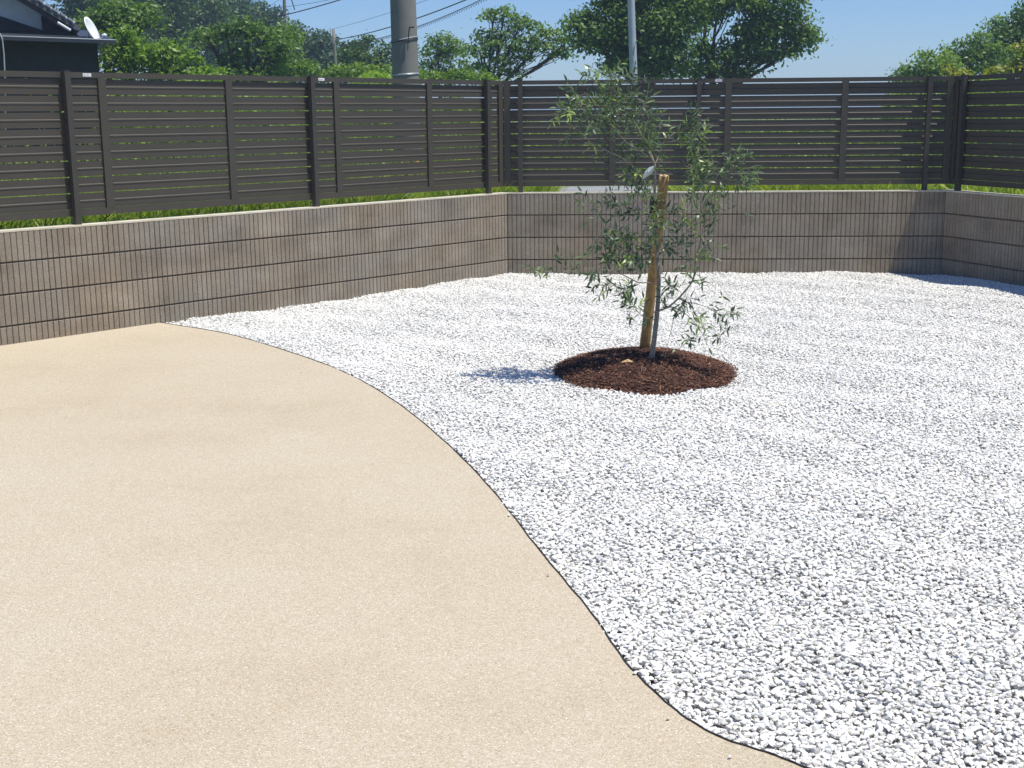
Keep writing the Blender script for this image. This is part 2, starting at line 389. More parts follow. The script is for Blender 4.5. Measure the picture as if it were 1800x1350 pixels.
srccol = bpy.data.collections.new('stone_shapes')
NST = 20
for k in range(NST):
    bm = bmesh.new()
    sxs = (random.uniform(.42, .56), random.uniform(.3, .44), random.uniform(.17, .27))
    for _ in range(15):
        v = Vector((random.gauss(0, 1), random.gauss(0, 1), random.gauss(0, 1))).normalized() * random.uniform(.82, 1.08)
        bm.verts.new((v.x * sxs[0], v.y * sxs[1], v.z * sxs[2]))
    res_ = bmesh.ops.convex_hull(bm, input=bm.verts)
    bmesh.ops.delete(bm, geom=[g_ for g_ in res_['geom_interior'] if isinstance(g_, bmesh.types.BMVert)], context='VERTS')
    me = bpy.data.meshes.new('stone'); bm.to_mesh(me); bm.free(); me.materials.append(M['stone'])
    so = bpy.data.objects.new('stone', me); srccol.objects.link(so)
MCX, MCY, MR = 0.735, 6.98, 0.50      # mulch circle
def layer(cell, zlo, zhi, smin, smax, seed):
    r2 = np.random.default_rng(seed)
    xs = np.arange(-2.7, 7.4, cell); ys = np.arange(1.6, 11.6, cell)
    A, B = np.meshgrid(xs, ys); A = A.ravel() + r2.uniform(-.5, .5, A.size) * cell * 1.1; B = B.ravel() + r2.uniform(-.5, .5, B.size) * cell * 1.1
    k = inside(A, B)
    k &= A < 1.9 + B * .42                                   # the part a step to the side could still show
    ang = np.arctan2(B - MCY, A - MCX); rr_ = MR * (1 + .03 * np.sin(3 * ang + 1) + .02 * np.sin(7 * ang)) - .012
    k &= ((A - MCX) / 1.0) ** 2 + ((B - MCY) / 1.18) ** 2 > rr_ ** 2
    A, B = A[k], B[k]
    s = smin + (smax - smin) * r2.beta(1.6, 2.6, len(A))
    z = r2.uniform(zlo, zhi, len(A)) + hgt(A, B)
    rot = np.column_stack([r2.normal(0, .16, len(A)), r2.normal(0, .16, len(A)), r2.uniform(0, 6.28, len(A))])
    return np.column_stack([A, B, z]), rot, s, r2.integers(0, NST, len(A))
# distance of stones to the curve: keep them off the paving
parts = [layer(.0150, -.022, -.016, .018, .029, 1), layer(.0172, -.014, -.009, .015, .036, 2)]
P_ = np.vstack([p[0] for p in parts]); Rr = np.vstack([p[1] for p in parts]); Sc = np.concatenate([p[2] for p in parts]); Ix = np.concatenate([p[3] for p in parts])
# strays on the paving side
st = [(536, 654), (300, 574), (318, 576), (452, 596), (1130, 1182), (975, 1010), (700, 706), (1300, 1330), (905, 905), (1190, 1262)]
sv = [onz(a, b_, .006) for a, b_ in st]
P_ = np.vstack([P_, [[v.x - .02, v.y, .006] for v in sv]]); Rr = np.vstack([Rr, rng.uniform(0, 3, (len(sv), 3)) * [.1, .1, 1]]); Sc = np.append(Sc, rng.uniform(.012, .02, len(sv))); Ix = np.append(Ix, rng.integers(0, NST, len(sv)))
print('stones', len(P_))
me = bpy.data.meshes.new('gravel'); me.vertices.add(len(P_)); me.vertices.foreach_set('co', P_.astype(np.float32).ravel())
a = me.attributes.new('rot', 'FLOAT_VECTOR', 'POINT'); a.data.foreach_set('vector', Rr.astype(np.float32).ravel())
a = me.attributes.new('scl', 'FLOAT', 'POINT'); a.data.foreach_set('value', Sc.astype(np.float32))
a = me.attributes.new('pick', 'INT', 'POINT'); a.data.foreach_set('value', Ix.astype(np.int32))
me.materials.append(M['stone'])
gr = bpy.data.objects.new('gravel', me); COL.objects.link(gr); tag(gr, 'crushed white marble gravel spread over the yard', 'gravel', kind='stuff')
ng = bpy.data.node_groups.new('scatter', 'GeometryNodeTree')
ng.interface.new_socket('Geometry', in_out='INPUT', socket_type='NodeSocketGeometry'); ng.interface.new_socket('Geometry', in_out='OUTPUT', socket_type='NodeSocketGeometry')
gi = ng.nodes.new('NodeGroupInput'); go = ng.nodes.new('NodeGroupOutput')
ci = ng.nodes.new('GeometryNodeCollectionInfo'); ci.inputs['Collection'].default_value = srccol; ci.inputs['Separate Children'].default_value = True; ci.inputs['Reset Children'].default_value = True
iop = ng.nodes.new('GeometryNodeInstanceOnPoints'); iop.inputs['Pick Instance'].default_value = True
def natt(n, t):
    x = ng.nodes.new('GeometryNodeInputNamedAttribute'); x.data_type = t; x.inputs[0].default_value = n; return [s for s in x.outputs if s.enabled][0]
e2r = ng.nodes.new('FunctionNodeEulerToRotation')
ng.links.new(natt('rot', 'FLOAT_VECTOR'), e2r.inputs[0])
ng.links.new(gi.outputs[0], iop.inputs['Points']); ng.links.new(ci.outputs[0], iop.inputs['Instance'])
ng.links.new(natt('pick', 'INT'), iop.inputs['Instance Index']); ng.links.new(e2r.outputs[0], iop.inputs['Rotation']); ng.links.new(natt('scl', 'FLOAT'), iop.inputs['Scale'])
ng.links.new(iop.outputs[0], go.inputs[0])
md = gr.modifiers.new('scatter', 'NODES'); md.node_group = ng

# ------------------------------------------------------------------ block walls
def block_wall(w, label):
    o, d, n, t0, t1, k0, k1 = RUN[w]
    root = empty('block_wall', tp(w, (t0 + t1) / 2, .06, 0), label, 'wall')
    Vv, Ff, UV = [], [], []
    nr = int(math.ceil((t1 - t0) / .04))
    for c_ in range(4):
        zt = ZC - .012 - .2 * c_ + (.006 if c_ else .0); zb_ = ZC - .2 * (c_ + 1) + .0045
        zt = ZC - .2 * c_ - (.010 if c_ == 0 else .0045)
        if c_ == 3: zb_ = -.09
        prof = []
        for i in range(nr):
            x = t0 + i * .04
            bj = (i % 10 == 0)
            dpt = .0095 if bj else .008
            g_ = (.0038 if bj else .0031) if w != 'L' else (.0030 if bj else .0019)
            prof += [(x, dpt), (x + g_ * .45, dpt), (x + g_ + .0015, .0008), (x + .008, 0.0), (x + .032, 0.0), (x + .04 - g_ - .0015, .0008), (x + .04 - g_ * .45, dpt)]
        prof = [(min(a_, t1), b_) for a_, b_ in prof]
        prof.append((t1, .008))
        rows = [(zb_, .013), (zb_ + .0015, .002), (zb_ + .004, 0), (zt - .004, 0), (zt - .0015, .002), (zt, .013)]
        base = len(Vv)
        for z, ex in rows:
            for x, off in prof:
                of = max(off, ex) if ex > .005 else off + ex
                q = tp(w, x, of, z); Vv.append(q); UV.append((x, z + 10 * 0 + (.8 - ZC)))
        m_ = len(prof)
        for r0 in range(len(rows) - 1):
            for i in range(m_ - 1):
                a_ = base + r0 * m_ + i
                Ff.append((a_, a_ + m_, a_ + m_ + 1, a_ + 1) if w != 'L' else (a_, a_ + 1, a_ + m_ + 1, a_ + m_))
    face = mesh_obj('block_face', Vv, Ff, M['block'], root)
    uvl = face.data.uv_layers.new(name='blk')
    li = np.zeros(len(face.data.loops), np.int32); face.data.loops.foreach_get('vertex_index', li)
    UVa = np.array(UV, np.float32); 
    if w == 'R': UVa[:, 0] += 40
    if w == 'B': UVa[:, 0] += 20
    uvl.data.foreach_set('uv', UVa[li].ravel())
    mb = MB(); wbox(mb, w, t0, t1, .0120, .12, -.1, ZC - .012, k0, k1); mb.build('wall_core', M['mortar'], root)
    mb = MB(); wbox(mb, w, t0, t1, -.0015, .121, ZC - .011, ZC, k0, k1); mb.build('coping', M['coping'], root)
    return root
block_wall('L', 'ribbed brown concrete block wall on the left, running from the beige paving to the gravel')
block_wall('B', 'ribbed concrete block wall at the back behind the olive tree')
block_wall('R', 'ribbed concrete block wall at the right edge standing in shade')

# ------------------------------------------------------------------ fences
PER = .1049
def slat_profile(zb_):
    """one board: (offset, z) from bottom to top, front side"""
    h = PER - .007
    return [(.088, zb_), (.088, zb_ + .041), (.085, zb_ + .0435), (.085, zb_ + .050), (.091, zb_ + .0555), (.091, zb_ + h)]
def fence(w, label, posts, battens, t0, t1, sticks, grp='slatted fence runs on the block walls'):
    o, d, n, _, _, k0, k1 = RUN[w]
    root = empty('slat_fence', tp(w, (t0 + t1) / 2, .06, ZC), label, 'fence', grp)
    mb = MB()
    z = ZB + .047
    for i in range(8):
        pr = slat_profile(z); zt = pr[-1][1]; zb_ = pr[0][1]
        loop = pr + [(.101, zt), (.101, zb_)]
        vs_ = []
        for tt, kk in ((t0, -k0), (t1, k1)):
            for off, zz in loop: vs_.append(tp(w, tt + kk * off, off, zz))
        m_ = len(loop); fs = [(i_, (i_ + 1) % m_, m_ + (i_ + 1) % m_, m_ + i_) for i_ in range(m_)]
        fs += [tuple(range(m_))[::-1], tuple(range(m_, 2 * m_))]
        mb.add(vs_, fs); z += PER
    mb.build('slat_panel', M['fence'], root)
    mb = MB(); wbox(mb, w, t0, t1, .076, .104, ZT - .036, ZT, k0, k1); mb.build('top_rail', M['fence'], root)
    mb = MB(); wbox(mb, w, t0, t1, .076, .104, ZB, ZB + .044, k0, k1); mb.build('bottom_rail', M['fence'], root)
    for t in battens:
        mb = MB(); wbox(mb, w, t - .028, t + .028, .0745, .1035, ZB + .042, ZT - .034); mb.build('stile', M['fence'], root)
    for t in posts:
        mb = MB(); wbox(mb, w, t - .020, t + .020, .030, .0735, ZC - .002, ZT + .002)
        p = mb.build('post', M['post'], root)
        mb = MB(); wbox(mb, w, t - .0215, t + .0215, .0285, .075, ZT + .0021, ZT + .006); mb.build('cap', M['fence'], p)
    for t in sticks:
        mb = MB(); wbox(mb, w, t - .03, t + .03, .0748, .0758, ZT - .027, ZT - .007); s_ = mb.build('sticker', M['sticker'], root)
        mb = MB()
        wbox(mb, w, t + .018, t + .024, .0743, .0749, ZT - .022, ZT - .013)
        for k in range(7): wbox(mb, w, t + .010 - k * .005, t + .0125 - k * .005, .0743, .0749, ZT - .019 - .002 * (k % 2), ZT - .015)
        mb.build('print', M['ink'], s_)
    return root
tb0, bs, tB = .876, 1.0129, .937
fence('L', 'long dark grey slatted aluminium fence along the left wall', [.191, 2.16, 4.184, 6.2, 8.2, 10.2], [-.012] + [tb0 + bs * k for k in range(11)], 0, 12.4, [4.02, 2.04])
fence('B', 'dark slatted aluminium fence on the back wall behind the olive tree', [.119, 1.689, 3.68], [.0, tB, tB + bs, tB + 2 * bs, LB + .012], 0, LB, [1.86])
fence('R', 'short stretch of shaded dark slatted fence at the right edge', [.095, 2.1, 4.1, 6.1, 8.1], [-.03] + [1.0 + 1.0 * k for k in range(9)], 0, 10.4, [])

# ------------------------------------------------------------------ mulch bed
def mh(x, y):
    r2 = ((x - MCX) / MR) ** 2 + ((y - MCY) / (MR * 1.16)) ** 2
    return -.01 + .10 * np.clip(1 - r2, 0, 1) ** .85
mroot = empty('mulch_bed', (MCX, MCY, 0), 'round mound of red brown bark mulch at the foot of the olive tree', 'mulch bed')
Vv = [(MCX, MCY, float(mh(MCX, MCY)))]; Ff = []
NR, NA = 26, 72
for i in range(1, NR + 1):
    for k in range(NA):
        a_ = 2 * pi * k / NA; rr_ = i / NR * (1 + .03 * sin(3 * a_ + 1) + .02 * sin(7 * a_))
        x = MCX + MR * rr_ * cos(a_); y = MCY + MR * 1.16 * rr_ * sin(a_)
        Vv.append((x, y, float(mh(x, y)) + random.uniform(-.006, .006) - (.03 if i == NR else 0)))
for k in range(NA): Ff.append((0, 1 + k, 1 + (k + 1) % NA))
for i in range(NR - 1):
    for k in range(NA):
        a_ = 1 + i * NA + k; b_ = 1 + i * NA + (k + 1) % NA; Ff.append((a_, a_ + NA, b_ + NA, b_))
mesh_obj('mound', Vv, Ff, M['mulch'], mroot, True)
n = 15000
a_ = rng.uniform(0, 2 * pi, n); rr_ = (np.sqrt(rng.uniform(0, 1, n)) * 1.02 + (rng.uniform(0, 1, n) < .012) * rng.gamma(1.5, .05, n)) * (1 + .03 * np.sin(3 * a_ + 1) + .02 * np.sin(7 * a_))
x = MCX + MR * rr_ * np.cos(a_); y = MCY + MR * 1.16 * rr_ * np.sin(a_); z = mh(x, y) + rng.uniform(-.002, .010, n)
L = rng.gamma(1.8, .0075, n) + .005; L = np.clip(L, 0, .06); W = rng.uniform(.0012, .0042, n)
th = rng.uniform(0, 2 * pi, n); dz = rng.normal(0, .30, n); tw = rng.normal(0, .6, n)
ux = np.column_stack([np.cos(th), np.sin(th), dz]); ux /= np.linalg.norm(ux, axis=1)[:, None]
vx = np.column_stack([-np.sin(th), np.cos(th), tw]); vx /= np.linalg.norm(vx, axis=1)[:, None]
wx = np.cross(ux, vx)
C0 = np.column_stack([x, y, z])
def boxes(C0, ux, vx, wx, L, W, T):
    vs_ = []
    for sa, sb, sc in ((-1, -1, 0), (1, -.5, 0), (1, .5, 0), (-1, 1, 0), (0, 0, 1)):
        vs_.append(C0 + ux * (sa * L)[:, None] * .5 + vx * (sb * W)[:, None] + wx * (sc * T)[:, None])
    Vb = np.stack(vs_, 1).reshape(-1, 3); b0 = np.arange(len(C0))[:, None] * 5
    F = np.concatenate([b0 + np.array([[0, 1, 4]]), b0 + np.array([[1, 2, 4]]), b0 + np.array([[2, 3, 4]]), b0 + np.array([[3, 0, 4]])], 1).reshape(-1, 3)
    return Vb, F
Vb, Fb = boxes(C0, ux, vx, wx, L, W, rng.uniform(.001, .003, n))
tn = np.repeat(np.clip(rng.beta(1.6, 2.2, n), 0, .95), 4)
big = rng.choice(n, 14, replace=False); 
tn = tn.reshape(-1, 4); tn[big] = 1.0; tn = tn.ravel()
ch = np_mesh('bark_chips', Vb, Fb, M['chips'], mroot, tn, 3); tag(ch, kind='stuff')
# one pale slab of bark in front of the trunk
pp = onz(1104, 641, .07)
n2 = 1
mb = MB(); mb.tube([(pp.x - .035, pp.y, float(mh(pp.x, pp.y)) + .006), (pp.x, pp.y + .004, float(mh(pp.x, pp.y)) + .013), (pp.x + .03, pp.y + .002, float(mh(pp.x, pp.y)) + .007)], [.005, .013, .004], 6)
mb.build('pale_bark_piece', M['endgrain'], mroot)

# ------------------------------------------------------------------ stake
stk_b = at(1132, 622, 7.2); stk_t = at(1167.5, 309, 7.04)
sroot = empty('tree_stake', stk_b, 'round yellow pine stake leaning beside the olive trunk', 'stake')
mb = MB(); ns = 14; pts = [stk_b.lerp(stk_t, k / ns) for k in range(ns + 1)]
mb.tube(pts, [.0305 - .0035 * k / ns + .0006 * sin(k * 2.1) for k in range(ns + 1)], 20)
mb.build('pole', M['stake'], sroot, True).data.polygons[-1].use_smooth = False
dS = (stk_t - stk_b).normalized()
mb = MB(); mb.tube([stk_t + dS * .0005, stk_t + dS * .0022], [.0262, .025], 20); mb.build('cut_end', M['endgrain'], sroot)
# ------------------------------------------------------------------ olive tree
TY = 6.86
def O(px, py, dy=0.): return at(px, py, TY + dy)
tb = Vector((.745, TY, float(mh(.79, TY))))
oroot = empty('olive_tree', (tb.x, tb.y, 0), 'young slender olive tree with loose grey green leaves tied to a stake', 'tree')
def spline(P, n=6):
    P = [Vector(p) for p in P]; out = []
    for i in range(len(P) - 1):
        p0 = P[max(i - 1, 0)]; p1 = P[i]; p2 = P[i + 1]; p3 = P[min(i + 2, len(P) - 1)]
        for k in range(n):
            t = k / n; out.append(.5 * ((2 * p1) + (p2 - p0) * t + (2 * p0 - 5 * p1 + 4 * p2 - p3) * t * t + (3 * p1 - p0 - 3 * p2 + p3) * t ** 3))
    out.append(P[-1]); return out
trunk_px = [(1143, 645, 0), (1147, 618, 0), (1151, 588, -.0), (1155, 550, .02), (1157, 520, .04), (1158, 490, .06), (1156, 460, .08), (1154, 425, .10), (1151, 390, .115), (1150, 360, .11), (1151, 325, .06), (1151, 289, 0)]
tpts = spline([O(*p) for p in trunk_px], 5)
mb = MB(); nt_ = len(tpts)
mb.tube(tpts, [.0165 - .0105 * (k / nt_) ** .8 + .004 * max(0, 1 - k / 4) for k in range(nt_)], 10)
mb.build('trunk', M['bark'], oroot, True)
# (points, base radius, leafiness 0..1, side-twig factor)
BR = [
 ([(1151, 289, 0), (1138, 261, -.02), (1133, 249, -.03), (1117, 217, -.05), (1102, 206, -.06), (1086, 194, -.06), (1064, 172, -.05), (1052, 151, -.04), (1043, 141, -.04), (1022, 128, -.02)], .0045, 1, 1.0),
 ([(1151, 289, 0), (1145, 270, .03), (1141, 255, .05), (1140, 240, .07), (1142, 220, .08), (1136, 184, .09), (1139, 159, .1)], .004, 1, 1.2),
 ([(1117, 217, -.05), (1114, 205, -.02), (1108, 181, .0), (1110, 154, .03), (1114, 130, .04)], .003, 1, 1.6),
 ([(1112, 195, -.03), (1100, 172, .0), (1093, 162, .02), (1075, 140, .02), (1069, 126, .02)], .0026, 1, 1.4),
 ([(1095, 165, 0), (1089, 150, .05), (1087, 132, .07), (1092, 112, .08)], .002, 1, .9),
 ([(1150, 330, .02), (1125, 305, -.03), (1093, 277, -.05), (1075, 269, -.06), (1055, 258, -.08), (1037, 248, -.09), (1022, 233, -.1), (1004, 221, -.12)], .0036, .8, .55),
 ([(1086, 194, -.06), (1073, 187, -.1), (1050, 186, -.12), (1031, 184, -.13), (1015, 184, -.15), (1000, 188, -.16), (979, 189, -.18)], .0024, .9, 1.1),
 ([(1140, 275, 0), (1120, 262, -.05), (1102, 251, -.08), (1088, 235, -.1), (1075, 220, -.12), (1067, 199, -.13)], .003, .8, 1.),
 ([(1064, 172, -.05), (1045, 172, -.1), (1030, 165, -.12), (1012, 172, -.15)], .002, 1, 1.2),
 ([(1086, 194, -.06), (1070, 205, -.1), (1052, 208, -.12), (1035, 205, -.14), (1022, 212, -.15)], .002, 1, 1.1),
 ([(1075, 220, -.12), (1062, 215, -.14), (1045, 220, -.15)], .0016, 1, 1.),
 ([(1151, 289, 0), (1160, 270, .04), (1166, 252, .06), (1181, 237, .08), (1201, 227, .1), (1214, 213, .1), (1227, 201, .1)], .0032, 1, .9),
 ([(1190, 232, .09), (1206, 226, .06), (1217, 224, .04), (1235, 237, .02)], .0018, 1, 1.3),
 ([(1170, 250, .07), (1188, 248, .1), (1205, 250, .12), (1214, 250, .12), (1222, 263, .12), (1227, 278, .12), (1230, 291, .1), (1224, 312, .1), (1221, 333, .08)], .0026, 1, 1.3),
 ([(1150, 549, .01), (1165, 544, -.02), (1177, 538, -.04), (1196, 521, -.06), (1216, 496, -.08), (1221, 478, -.08), (1223, 457, -.08), (1233, 418, -.06), (1238, 385, -.04), (1237, 359, -.03), (1251, 343, -.02), (1271, 315, -.02), (1284, 300, -.02), (1299, 284, -.02), (1304, 271, -.02)], .0058, .32, .8),
 ([(1251, 343, -.02), (1235, 330, 0), (1228, 310, .02), (1222, 290, .03)], .0018, 1, 1.6),
 ([(1271, 315, -.02), (1262, 300, 0), (1255, 290, .02), (1250, 275, .02)], .0018, 1, 1.6),
 ([(1284, 300, -.02), (1296, 306, -.04), (1318, 316, -.05), (1331, 302, -.05)], .0018, .9, .9),
 ([(1262, 327, -.02), (1280, 322, -.05), (1300, 326, -.06), (1316, 330, -.07)], .0015, .8, .8),
 ([(1237, 359, -.03), (1228, 350, -.05), (1218, 345, -.06), (1205, 352, -.07)], .0015, .9, 1.),
 ([(1238, 385, -.04), (1262, 380, -.08), (1285, 360, -.1), (1292, 340, -.1)], .0014, .25, .4),
 ([(1221, 478, -.08), (1216, 467, -.09), (1206, 447, -.1), (1202, 430, -.1)], .002, .6, .8),
 ([(1223, 457, -.08), (1235, 440, -.1), (1240, 425, -.1), (1248, 412, -.1)], .0018, .7, .8),
 ([(1154, 440, .05), (1175, 436, 0), (1192, 432, -.02), (1215, 424, -.02), (1233, 411, -.02)], .0024, 1, 1.2),
 ([(1160, 430, .0), (1180, 415, -.03), (1192, 400, -.04), (1200, 392, -.05)], .0018, 1, 1.2),
 ([(1177, 538, -.04), (1200, 548, -.1), (1219, 565, -.12), (1235, 588, -.14), (1246, 611, -.15)], .0026, .45, .6),
 ([(1235, 590, -.14), (1215, 596, -.12), (1200, 598, -.1)], .0014, 1, .7),
 ([(1200, 530, -.06), (1219, 533, -.1), (1243, 540, -.14), (1268, 553, -.16), (1280, 548, -.17), (1293, 544, -.18)], .0024, .5, .7),
 ([(1268, 553, -.16), (1280, 563, -.17), (1284, 575, -.17)], .0012, .9, .4),
 ([(1160, 545, -.01), (1172, 530, -.05), (1178, 512, -.07), (1185, 495, -.08)], .0022, .9, 1.2),
 ([(1196, 521, -.06), (1200, 530, -.08), (1195, 545, -.1), (1185, 552, -.1)], .002, .8, .9),
 ([(1216, 496, -.08), (1224, 492, -.1), (1235, 494, -.12)], .0016, 1, 1.),
 ([(1216, 496, -.08), (1205, 515, -.02), (1210, 530, -.02), (1218, 545, -.02)], .0016, .5, .7),
 ([(1187, 548, -.08), (1183, 565, -.1), (1177, 592, -.12), (1168, 630, -.14)], .0024, 0, 0),
 ([(1158, 500, .02), (1138, 497, -.05), (1121, 496, -.08), (1090, 481, -.1), (1061, 474, -.12), (1036, 473, -.14), (1007, 477, -.16), (971, 478, -.18), (945, 474, -.2), (925, 469, -.2)], .0036, .45, .35),
 ([(1000, 477, -.16), (990, 465, -.17), (982, 458, -.18)], .0012, 1, .6),
 ([(1090, 481, -.1), (1086, 465, -.08), (1083, 440, -.07), (1090, 418, -.06), (1098, 405, -.06)], .0024, .8, 1.5),
 ([(1083, 440, -.07), (1068, 430, -.1), (1055, 425, -.1), (1042, 432, -.1)], .0018, 1, 1.4),
 ([(1154, 450, .05), (1130, 440, 0), (1108, 425, -.03), (1085, 418, -.05), (1066, 416, -.06)], .0026, 1, 1.5),
 ([(1150, 470, .05), (1125, 462, 0), (1100, 455, -.04), (1075, 458, -.05), (1058, 455, -.06)], .0024, 1, 1.3),
 ([(1152, 400, .05), (1135, 385, .0), (1118, 375, -.03), (1095, 360, -.05), (1075, 352, -.06), (1062, 335, -.08)], .0026, .9, 1.1),
 ([(1095, 360, -.05), (1070, 366, -.08), (1045, 366, -.1), (1030, 350, -.12), (1020, 352, -.12)], .0018, .5, .5),
 ([(1150, 345, .03), (1132, 335, .0), (1118, 322, -.02), (1108, 308, -.03), (1100, 300, -.03)], .0024, 1, 1.3),
 ([(1150, 375, .04), (1140, 365, -.03), (1128, 350, -.05), (1122, 335, -.06)], .002, 1, 1.),
 ([(1154, 425, .06), (1148, 410, -.05), (1150, 395, -.08), (1158, 380, -.1)], .002, 1, 1.2),
 ([(1156, 400, .03), (1170, 390, .05), (1180, 372, .06), (1184, 355, .06)], .0018, .7, .7),
 ([(1154, 562, 0), (1140, 560, -.05), (1129, 555, -.07), (1115, 540, -.09), (1100, 513, -.1), (1085, 500, -.12), (1063, 500, -.13), (1038, 503, -.14)], .0026, .8, .9),
 ([(1115, 540, -.09), (1098, 537, -.1), (1086, 526, -.1)], .0016, 1, .8),
 ([(1121, 496, -.08), (1110, 505, -.1), (1098, 520, -.12), (1090, 512, -.12)], .0016, 1, 1.),
 ([(1115, 540, -.09), (1106, 552, -.1), (1108, 565, -.1)], .0014, .9, .4),
 ([(1130, 480, -.03), (1120, 475, -.06), (1105, 470, -.08)], .0016, 1, 1.1),
 ([(1168, 630, -.14), (1178, 622, -.16), (1190, 618, -.18)], .001, .5, .1),
]
wood = MB(); leaves = []      # leaves: (pos, dir, len, tone)
r3 = random.Random(11)
def rdir(): 
    v = Vector((r3.gauss(0, 1), r3.gauss(0, 1), r3.gauss(0, 1))); return v.normalized()
def leafy(path, start, step, tone, ln=.053):
    acc = 0; tot = 0
    L_ = sum((path[i + 1] - path[i]).length for i in range(len(path) - 1)); nxt = start * L_; s_ = 0; flip = r3.random() * 3.14
    for i in range(len(path) - 1):
        seg = path[i + 1] - path[i]; l = seg.length
        if l < 1e-6: continue
        d = seg / l
        while nxt <= s_ + l:
            p = path[i] + d * (nxt - s_)
            a = d.orthogonal().normalized(); b2 = d.cross(a)
            side = a * cos(flip) + b2 * sin(flip)
            for sg in (1, -1):
                if r3.random() < .9:
                    dd = (d * r3.uniform(.3, .9) + side * sg + Vector((0, 0, r3.uniform(-.35, .25)))).normalized()
                    leaves.append((p, dd, ln * r3.uniform(.6, 1.15), min(1, max(0, tone + r3.gauss(0, .13)))))
            flip += 1.57 + r3.gauss(0, .3); nxt += step * r3.uniform(.7, 1.4)
        s_ += l
    leaves.append((path[-1], (path[-1] - path[-2]).normalized(), ln * .9, tone))
for pts, rad, lf, tw_ in BR:
    path = spline([O(*p) for p in pts], 4); n_ = len(path)
    wood.tube(path, [max(.0009, rad * (1 - .75 * k / n_)) for k in range(n_)], 6)
    if lf <= 0: continue
    top = path[-1].z > .95
    tone = r3.uniform(.34, .5) if r3.random() < .93 else r3.uniform(.58, .74)
    leafy(path, .12 if lf > .6 else .62, .019 / max(lf, .45), tone)
    L_ = sum((path[i + 1] - path[i]).length for i in range(n_ - 1))
    for _ in range(int(L_ * 31 * tw_)):
        u = r3.uniform(.10 if lf > .6 else .35, .98); k = min(int(u * (n_ - 1)), n_ - 2)
        d = (path[k + 1] - path[k]).normalized()
        side = rdir(); side = (side - d * side.dot(d)).normalized()
        dd = (d * r3.uniform(.2, .9) + side + Vector((0, 0, r3.uniform(-.2, .5)))).normalized()
        ll = r3.uniform(.035, .115); p = path[k]; q = [p]
        for j in range(4):
            dd = (dd + rdir() * .22 + Vector((0, 0, -.06))).normalized(); p = p + dd * ll / 4; q.append(p)
        wood.tube(q, [.0011, .001, .0009, .0008, .0006], 4)
        t2 = tone + r3.gauss(0, .08)
        if r3.random() < .055: t2 = r3.uniform(.7, 1.)
        leafy(q, .2, .022, t2, .051)
wood.build('branches', M['twig'], oroot, True)
Lp = np.array([l[0] for l in leaves]); Ld = np.array([l[1] for l in leaves]); Ll = np.array([l[2] for l in leaves]); Lt = np.array([l[3] for l in leaves]); Lt = np.clip(.42 + (Lt - .42) * 1.25, 0, 1)
print('olive leaves', len(Lp))
rn = rng.normal(0, 1, Lp.shape); rn[:, 2] += 1.6
Ls = np.cross(Ld, rn); Ls /= np.linalg.norm(Ls, axis=1)[:, None]; Ln = np.cross(Ls, Ld)
rows = []
for u, wv, cz in ((0, .0, 0), (.3, .5, .02), (.3, -.5, .02), (.65, .42, .0), (.65, -.42, .0), (1., 0, -.10)):
    rows.append(Lp + Ld * (u * Ll)[:, None] + Ls * (wv * np.clip(Ll * .25, .007, .0135))[:, None] + Ln * (cz * Ll)[:, None])
Vb = np.stack(rows, 1).reshape(-1, 3); b0 = np.arange(len(Lp))[:, None] * 6
Fb = np.concatenate([b0 + np.array([[0, 2, 1, 1]]), b0 + np.array([[1, 2, 4, 3]]), b0 + np.array([[3, 4, 5, 5]])], 1)
T3 = np.concatenate([b0 + np.array([[0, 2, 1]]), b0 + np.array([[1, 2, 4]]), b0 + np.array([[1, 4, 3]]), b0 + np.array([[3, 4, 5]])], 1).reshape(-1, 3)
np_mesh('foliage', Vb, T3, M['olive'], oroot, np.repeat(Lt, 4), 3)
# palm-fibre wrap where the trunk meets the stake, twine round both
wp = [O(1151, y_, .045) for y_ in (347, 355, 365, 375, 385)]; wp = [p + Vector((0, .07, 0)) for p in wp]
mb = MB(); mb.tube(wp, [.017, .021, .019, .022, .018], 12); mb.build('palm_fibre_wrap', M['palm'], oroot, True)
# twine belongs to the stake
for yy, tl in ((364, .004), (370, -.006), (378, .0)):
    c0 = stk_b.lerp(stk_t, (615 - yy) / 306.); tr = O(1151, yy, .115)
    mb = MB(); loop = []
    ax = Vector((tr.x - c0.x, tr.y - c0.y, 0)); dist = ax.length; ax.normalize(); pe = Vector((-ax.y, ax.x, 0))
    for k in range(24):
        a_ = 2 * pi * k / 24; cx_ = dist if cos(a_) > 0 else 0; rd = (.024 if cos(a_) > 0 else .0325)
        loop.append(Vector((c0.x, c0.y, c0.z + tl * sin(a_))) + ax * (cx_ + rd * cos(a_)) + pe * rd * sin(a_))
    loop.append(loop[0]); mb.tube(loop, .0022, 5, False); mb.build('twine', M['rope'], sroot)
# pale sheet tag hanging in the fork
g0 = [O(1150, 291, -.05), O(1141, 294, -.06), O(1133, 302, -.07), O(1129, 316, -.07), O(1137, 311, -.05), O(1146, 305, -.04), O(1149, 299, -.04)]
mb = MB(); gc = sum(g0, Vector()) / len(g0) + Vector((0, -.012, 0))
th_ = Vector((.0003, .0012, 0)); vsn = [gc] + g0 + [gc + th_] + [p + th_ for p in g0]; k_ = len(g0)
fs = [(0, 1 + i, 1 + (i + 1) % k_) for i in range(k_)] + [(k_ + 1, k_ + 2 + (i + 1) % k_, k_ + 2 + i) for i in range(k_)] + [(1 + i, k_ + 2 + i, k_ + 2 + (i + 1) % k_, 1 + (i + 1) % k_) for i in range(k_)]
mb.add(vsn, fs); mb.build('plastic_tag', M['tagmat'], oroot)

